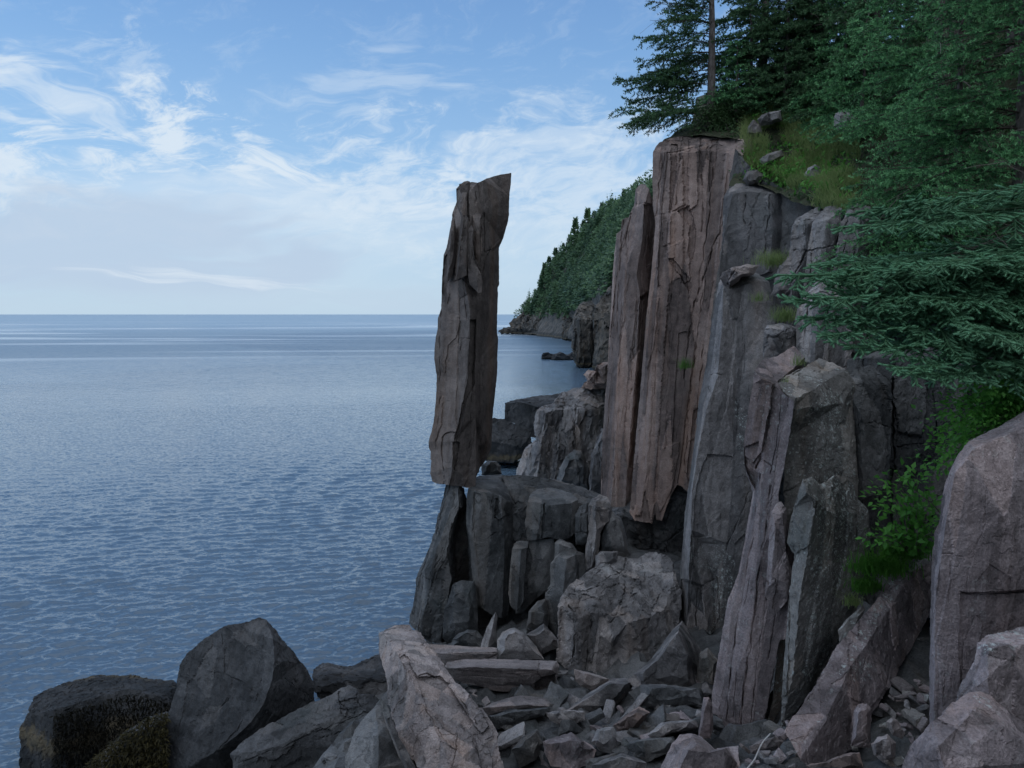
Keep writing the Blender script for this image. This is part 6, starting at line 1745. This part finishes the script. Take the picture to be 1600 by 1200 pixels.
# seaweed heap between the two left shore boulders
rg = np.random.default_rng(12)
n = 5000
PX = rg.uniform(130, 262, n); PY = rg.uniform(1112, 1215, n)
ok = inside(np.stack([PX, PY], 1), [(120, 1215), (150, 1180), (200, 1140), (235, 1118), (262, 1112), (262, 1215)])
C = at_arr(np.stack([PX[ok], PY[ok], 16.75 + rg.uniform(-.1, .25, ok.sum()) - (PY[ok] - 1160) * .004], 1))
V, T = leaf_cloud(C, rg.normal(0, 1, C.shape) + np.array([0, -.8, -.5]), .13, .035, rg)
o = mesh_obj('seaweed', V, T, M['weed'], smooth_angle=4)
tag(o, 'olive brown seaweed between the two left shore boulders', 'seaweed', kind='stuff')
n = 5000
PX = rg.uniform(80, 275, n); PY = rg.uniform(1080, 1205, n)
ok = inside(np.stack([PX, PY], 1), [(84, 1118), (120, 1106), (205, 1082), (225, 1088), (266, 1096), (262, 1112), (236, 1122), (150, 1190), (125, 1205), (84, 1205)])
PX, PY = PX[ok], PY[ok]
YY = 17.45 + np.interp(PX, [82, 120, 200, 270], [-.1, .15, .75, 1.0]) - (PY - np.interp(PX, [82, 120, 200, 270], [1112, 1104, 1076, 1096])) * .0045 + rg.uniform(-.12, .03, len(PX))
C = at_arr(np.stack([PX, PY, YY], 1))
V, T = leaf_cloud(C, rg.normal(0, .6, C.shape) + np.array([0, -.4, -1.0]), .12, .035, rg)
o = mesh_obj('seaweed', V, T, M['weed_dark'], smooth_angle=4)
tag(o, 'blackish seaweed hanging on the front of the far left boulder', 'seaweed', kind='stuff')
rock('weedy_rock', 'rock under the olive seaweed between the two left shore boulders', 'boulder', M['shore'],
     [(118, 1230), (150, 1182, .2), (200, 1142, .5), (236, 1120, .7), (266, 1112, .7), (270, 1180, .2), (266, 1240)], Y=17.25, back=1, bulge=.15, amp=.04, step=.04)

# ------------------------------------------------------------------ woods on the headland
def conifers(C, H, R, rg, per):
    n = len(C)
    ix = np.repeat(np.arange(n), per)
    t = rg.random(len(ix)) ** .8
    a = rg.uniform(0, 6.283, len(ix))
    rad = R[ix] * (1 - t) * rg.uniform(.55, 1.1, len(ix)) + .05
    d = np.stack([np.cos(a), np.sin(a), -.35 + 0 * a], 1)
    c = C[ix] + np.stack([0 * t, 0 * t, H[ix] * (.05 + .93 * t)], 1)
    s = np.stack([-np.sin(a), np.cos(a), 0 * a], 1)
    w_ = (rad * .55 + .12)[:, None]
    e = c + d * rad[:, None]
    V = np.stack([c, e - s * w_ * .5 + [0, 0, .1], e + s * w_ * .5, e + d * .2 * rad[:, None]], 1)
    k = np.arange(len(ix))[:, None] * 4
    T = np.concatenate([k + [0, 1, 3], k + [0, 3, 2]])
    return V.reshape(-1, 3), T


rg = np.random.default_rng(14)
A, B, C_ = DV[DT[:, 0]], DV[DT[:, 1]], DV[DT[:, 2]]
cen = (A + B + C_) / 3
q = proj(cen)
hl = np.interp(q[:, 0], [800, 835, 862, 885, 905, 925, 950, 1000], [512, 500, 494, 500, 486, 476, 458, 420])
ok = (q[:, 1] < hl) & (q[:, 0] < 1100)
i = np.where(ok)[0]
ar = np.linalg.norm(np.cross(B - A, C_ - A)[i], axis=1)
k = rg.choice(i, 3600, p=ar / ar.sum())
u, v = rg.random((2, len(k), 1)) * .5
P = A[k] + (B - A)[k] * u + (C_ - A)[k] * v
H = rg.uniform(3.2, 9, len(P)) * (.75 + .5 * (vnoise(P * .03, 5) > 0)) * np.where(rg.random(len(P)) < .25, .6, 1)
rnd_ = rg.random(len(P)) < .38
V, T = conifers(P[~rnd_], H[~rnd_], (H * rg.uniform(.24, .42, len(P)))[~rnd_], rg, 60)
Q_ = P[rnd_]                                       # rounder broadleaf crowns between the spruces
ix = np.repeat(np.arange(len(Q_)), 70)
off_ = rg.normal(size=(len(ix), 3)); off_ = unit(off_) * rg.uniform(.5, 1.0, (len(ix), 1)) * rg.uniform(1.6, 3.6, len(Q_))[ix][:, None]
V2, T2 = leaf_cloud(Q_[ix] + off_ + [0, 0, 2.4], off_ + [0, 0, .6], 1.0, .8, rg)
V, T = np.concatenate([V, V2]), np.concatenate([T, T2 + len(V)])
o = mesh_obj('forest', V, T, M['needle_far'], smooth_angle=4)
tag(o, 'dark green wood covering the far headland', 'forest', kind='stuff')
# spruces that stand out on the skyline
proto = None
SKY = [(838, 480, 432, 9), (845, 458, 424, 10), (851, 436, 420, 11), (858, 424, 412, 10), (868, 408, 405, 9), (880, 398, 398, 8), (890, 388, 392, 9), (899, 378, 386, 14), (912, 370, 376, 10), (918, 362, 372, 13), (928, 354, 364, 9), (940, 338, 352, 8), (952, 332, 342, 7), (975, 320, 325, 8)]
for j, (px, py, Y, h) in enumerate(SKY):
    p = at(px, py + 6, Y)
    if proto is None:
        root = empty('skyline_spruce', (0, 0, 0), 'x', 'tree', 'spruces on the headland skyline')
        add_part('trunk', *tube(np.array([(0, 0, -.2), (0, 0, .5), (0, 0, 1)]), np.array([.02, .014, .003]), 6), M['bark'], root, root)
        V, T = conifers(np.zeros((1, 3)), np.array([1.0]), np.array([.22]), rg, 120)
        add_part('crown', V, T, M['needle_far'], root, root)
        proto = root
    else:
        root = proto.copy()
        COL.objects.link(root)
        for ch in proto.children:
            c2 = ch.copy()
            COL.objects.link(c2)
            c2.parent = root
    root.location = p
    root.scale = (h * (1.0 if j % 2 else 1.2), h * 1.1, h)
    root.rotation_euler = (0, 0, j * 1.3)
    root['label'] = 'small spruce standing out against the sky on the headland ridge'
print('PROF f_veg', round(_time.time() - _T0, 1))
w = bpy.data.worlds.new('World')
sc.world = w
w.use_nodes = True
nt = w.node_tree
nt.nodes.clear()
b = N(nt)
OVER_FILL = (.98, 1.08, 1.22)
SKYGAIN = (1.4, 1.5, 1.6)
out = b.n('ShaderNodeOutputWorld')
bg = b.n('ShaderNodeBackground')
STR = .15
bg.inputs['Strength'].default_value = STR
b.link(bg.outputs[0], out.inputs[0])
sky = b.n('ShaderNodeTexSky', sky_type='NISHITA')
sky.sun_disc = False
sky.sun_elevation = SUN_EL
sky.sun_rotation = SUN_AZ
sky.air_density = 1.0
sky.dust_density = 0.6
sky.ozone_density = 1.3
tc = b.n('ShaderNodeTexCoord')
dv = tc.outputs['Generated']
nrm = b.n('ShaderNodeVectorMath', operation='NORMALIZE')
b.link(dv, nrm.inputs[0])
sep = b.n('ShaderNodeSeparateXYZ')
b.link(nrm.outputs[0], sep.inputs[0])
az = b.math('ARCTAN2', sep.outputs[0], sep.outputs[1])
el = b.math('ARCSINE', sep.outputs[2])
# compass coordinates in degrees, gently warped
azd = b.math('MULTIPLY', az, 57.2958)
eld = b.math('MULTIPLY', el, 57.2958)
cmb = b.n('ShaderNodeCombineXYZ')
b.link(azd, cmb.inputs[0]); b.link(eld, cmb.inputs[1])
base = cmb.outputs[0]
wn = b.noise(b.vmul(base, (.07, .16, 0)), 1.0, 3, .6, 0, 1)
wc = b.vadd(base, b.vmul(b.vadd(wn, (-.5, -.5, -.5)), (10, 5, 0)))


def streaks(ang, sx, sy, det, rough):
    r_ = b.n('ShaderNodeVectorRotate', rotation_type='Z_AXIS')
    b.link(wc, r_.inputs['Vector'])
    r_.inputs['Angle'].default_value = math.radians(ang)
    x = b.noise(b.vmul(r_.outputs[0], (sx, sy, 0)), 1.0, det, rough, .12)
    return b.math('ADD', b.math('MULTIPLY', b.math('SUBTRACT', x, .5), 1.9), .5)


fine = streaks(3, .13, .62, 5, .62)       # long level streaks
fine2 = streaks(30, .12, .8, 4, .64)      # streaks falling to the right
veil = streaks(-4, .05, .25, 3, .6)
wisp = streaks(-14, .26, .62, 5, .7)      # ragged wisps


def px2ang(px, py):
    p = at(px, py, 100.) - CAM
    p /= np.linalg.norm(p)
    return math.degrees(math.atan2(p[0], p[1])), math.degrees(math.asin(p[2]))


def blob(x0, y0, x1, y1, width, gain, src, lo, hi):
    """a cloud along a line between two compass directions (given where they stand in the sky)"""
    a0, e0 = px2ang(x0, y0)
    a1, e1 = px2ang(x1, y1)
    wd = width / 21.0
    mp = b.n('ShaderNodeMapping', vector_type='TEXTURE')
    b.link(wc, mp.inputs['Vector'])
    mp.inputs['Location'].default_value = ((a0 + a1) / 2, (e0 + e1) / 2, 0)
    mp.inputs['Rotation'].default_value = (0, 0, math.atan2(e1 - e0, a1 - a0))
    mp.inputs['Scale'].default_value = (math.hypot(a1 - a0, e1 - e0) * .5 + wd * 1.6, wd * 1.9, 1)
    gr = b.n('ShaderNodeTexGradient', gradient_type='SPHERICAL')
    b.link(mp.outputs[0], gr.inputs[0])
    g = b.math('MULTIPLY', gr.outputs['Fac'], .55)
    t = b.math('ADD', src, g)
    m_ = b.n('ShaderNodeMapRange', interpolation_type='SMOOTHSTEP')
    b.link(t, m_.inputs['Value'])
    m_.inputs['From Min'].default_value = lo
    m_.inputs['From Max'].default_value = hi
    m_.inputs['To Max'].default_value = gain
    return b.math('MULTIPLY', m_.outputs[0], b.math('MULTIPLY', gr.outputs['Fac'], 4, True))


LO, HI = .70, 1.16
CL = [blob(-30, 95, 215, 222, 26, .60, fine2, LO, HI), blob(195, 180, 350, 230, 48, .9, wisp, LO - .05, HI - .05), blob(290, 235, 490, 295, 24, .9, fine2, LO, HI),
      blob(350, 205, 420, 228, 30, .6, wisp, LO, HI), blob(-90, 258, 140, 288, 56, .85, wisp, LO - .06, HI - .04), blob(140, 145, 260, 80, 60, .32, wisp, LO, HI),
      blob(400, 155, 790, 105, 30, .36, fine, LO, HI), blob(470, 275, 740, 325, 80, .70, wisp, LO - .08, HI), blob(640, 245, 1030, 190, 46, .45, fine, LO - .05, HI),
      blob(730, 320, 1080, 270, 95, .62, wisp, LO - .15, HI), blob(60, 305, 780, 345, 60, .52, fine, LO - .10, HI), blob(-40, 352, 900, 400, 58, .38, veil, LO - .42, HI - .3),
      blob(40, 416, 620, 450, 13, .9, fine, LO - .12, HI), blob(550, 68, 665, 42, 10, .3, fine, LO - .1, HI), blob(60, 215, 200, 240, 20, .45, wisp, LO, HI),
      blob(1100, 330, 1900, 150, 160, .7, fine, LO, HI), blob(-900, 330, -60, 200, 190, .8, fine, LO, HI)]
cm = CL[0]
for c in CL[1:]:
    cm = b.math('ADD', cm, b.math('MULTIPLY', c, b.math('SUBTRACT', 1, cm)))
# thin veil everywhere else
cm = b.math('MAXIMUM', cm, b.math('MULTIPLY', b.ss(wisp, .45, .95), .16))
k = 1 / STR
grad = b.ramp(b.math('DIVIDE', eld, 60), [(0.0, (.50, .655, .81)), (.07, (.44, .62, .82)), (.17, (.31, .52, .80)), (.30, (.19, .38, .70)), (.42, (.125, .28, .61)), (1.0, (.075, .19, .48))])
# unseen bright cloud sheet, added overhead and behind the viewer to light the land
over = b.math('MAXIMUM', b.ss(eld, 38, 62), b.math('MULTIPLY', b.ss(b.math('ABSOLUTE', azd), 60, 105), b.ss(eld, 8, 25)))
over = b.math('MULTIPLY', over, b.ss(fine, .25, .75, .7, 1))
skn = b.mix(1.0, sky.outputs[0], SKYGAIN, 'MULTIPLY')
skc = b.mix(b.ss(eld, 2, 25, .94, .75), skn, b.mix(1.0, grad, (k, k, k), 'MULTIPLY'))
ccol = b.mix(b.ss(eld, 1, 9), (.60 * k, .74 * k, .86 * k), (.72 * k, .82 * k, .92 * k))
col = b.mix(b.math('MULTIPLY', cm, b.ss(eld, -1, 1.2)), skc, ccol)
# low grey blue cloud bank with one bright streak under it
def band(x0, y0, x1, y1, width, src, lo, hi, g):
    return blob(x0, y0, x1, y1, width, g, src, lo, hi)
bank = band(-260, 352, 560, 405, 40, veil, .42, .72, .8)
col = b.mix(bank, col, (.50 * k, .62 * k, .78 * k))
bank2 = band(-300, 455, 900, 470, 16, fine, .50, .9, .5)
col = b.mix(bank2, col, (.52 * k, .65 * k, .79 * k))
strk_ = band(60, 416, 640, 450, 7, streaks(5, .09, 1.5, 4, .65), .60, 1.08, .5)
col = b.mix(strk_, col, (.78 * k, .86 * k, .93 * k))
col = b.mix(over, col, (OVER_FILL[0] * k, OVER_FILL[1] * k, OVER_FILL[2] * k))
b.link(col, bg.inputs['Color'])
w.cycles.sampling_method = 'NONE'
sc.cycles.max_bounces = 4
sc.cycles.diffuse_bounces = 3
sc.cycles.glossy_bounces = 3
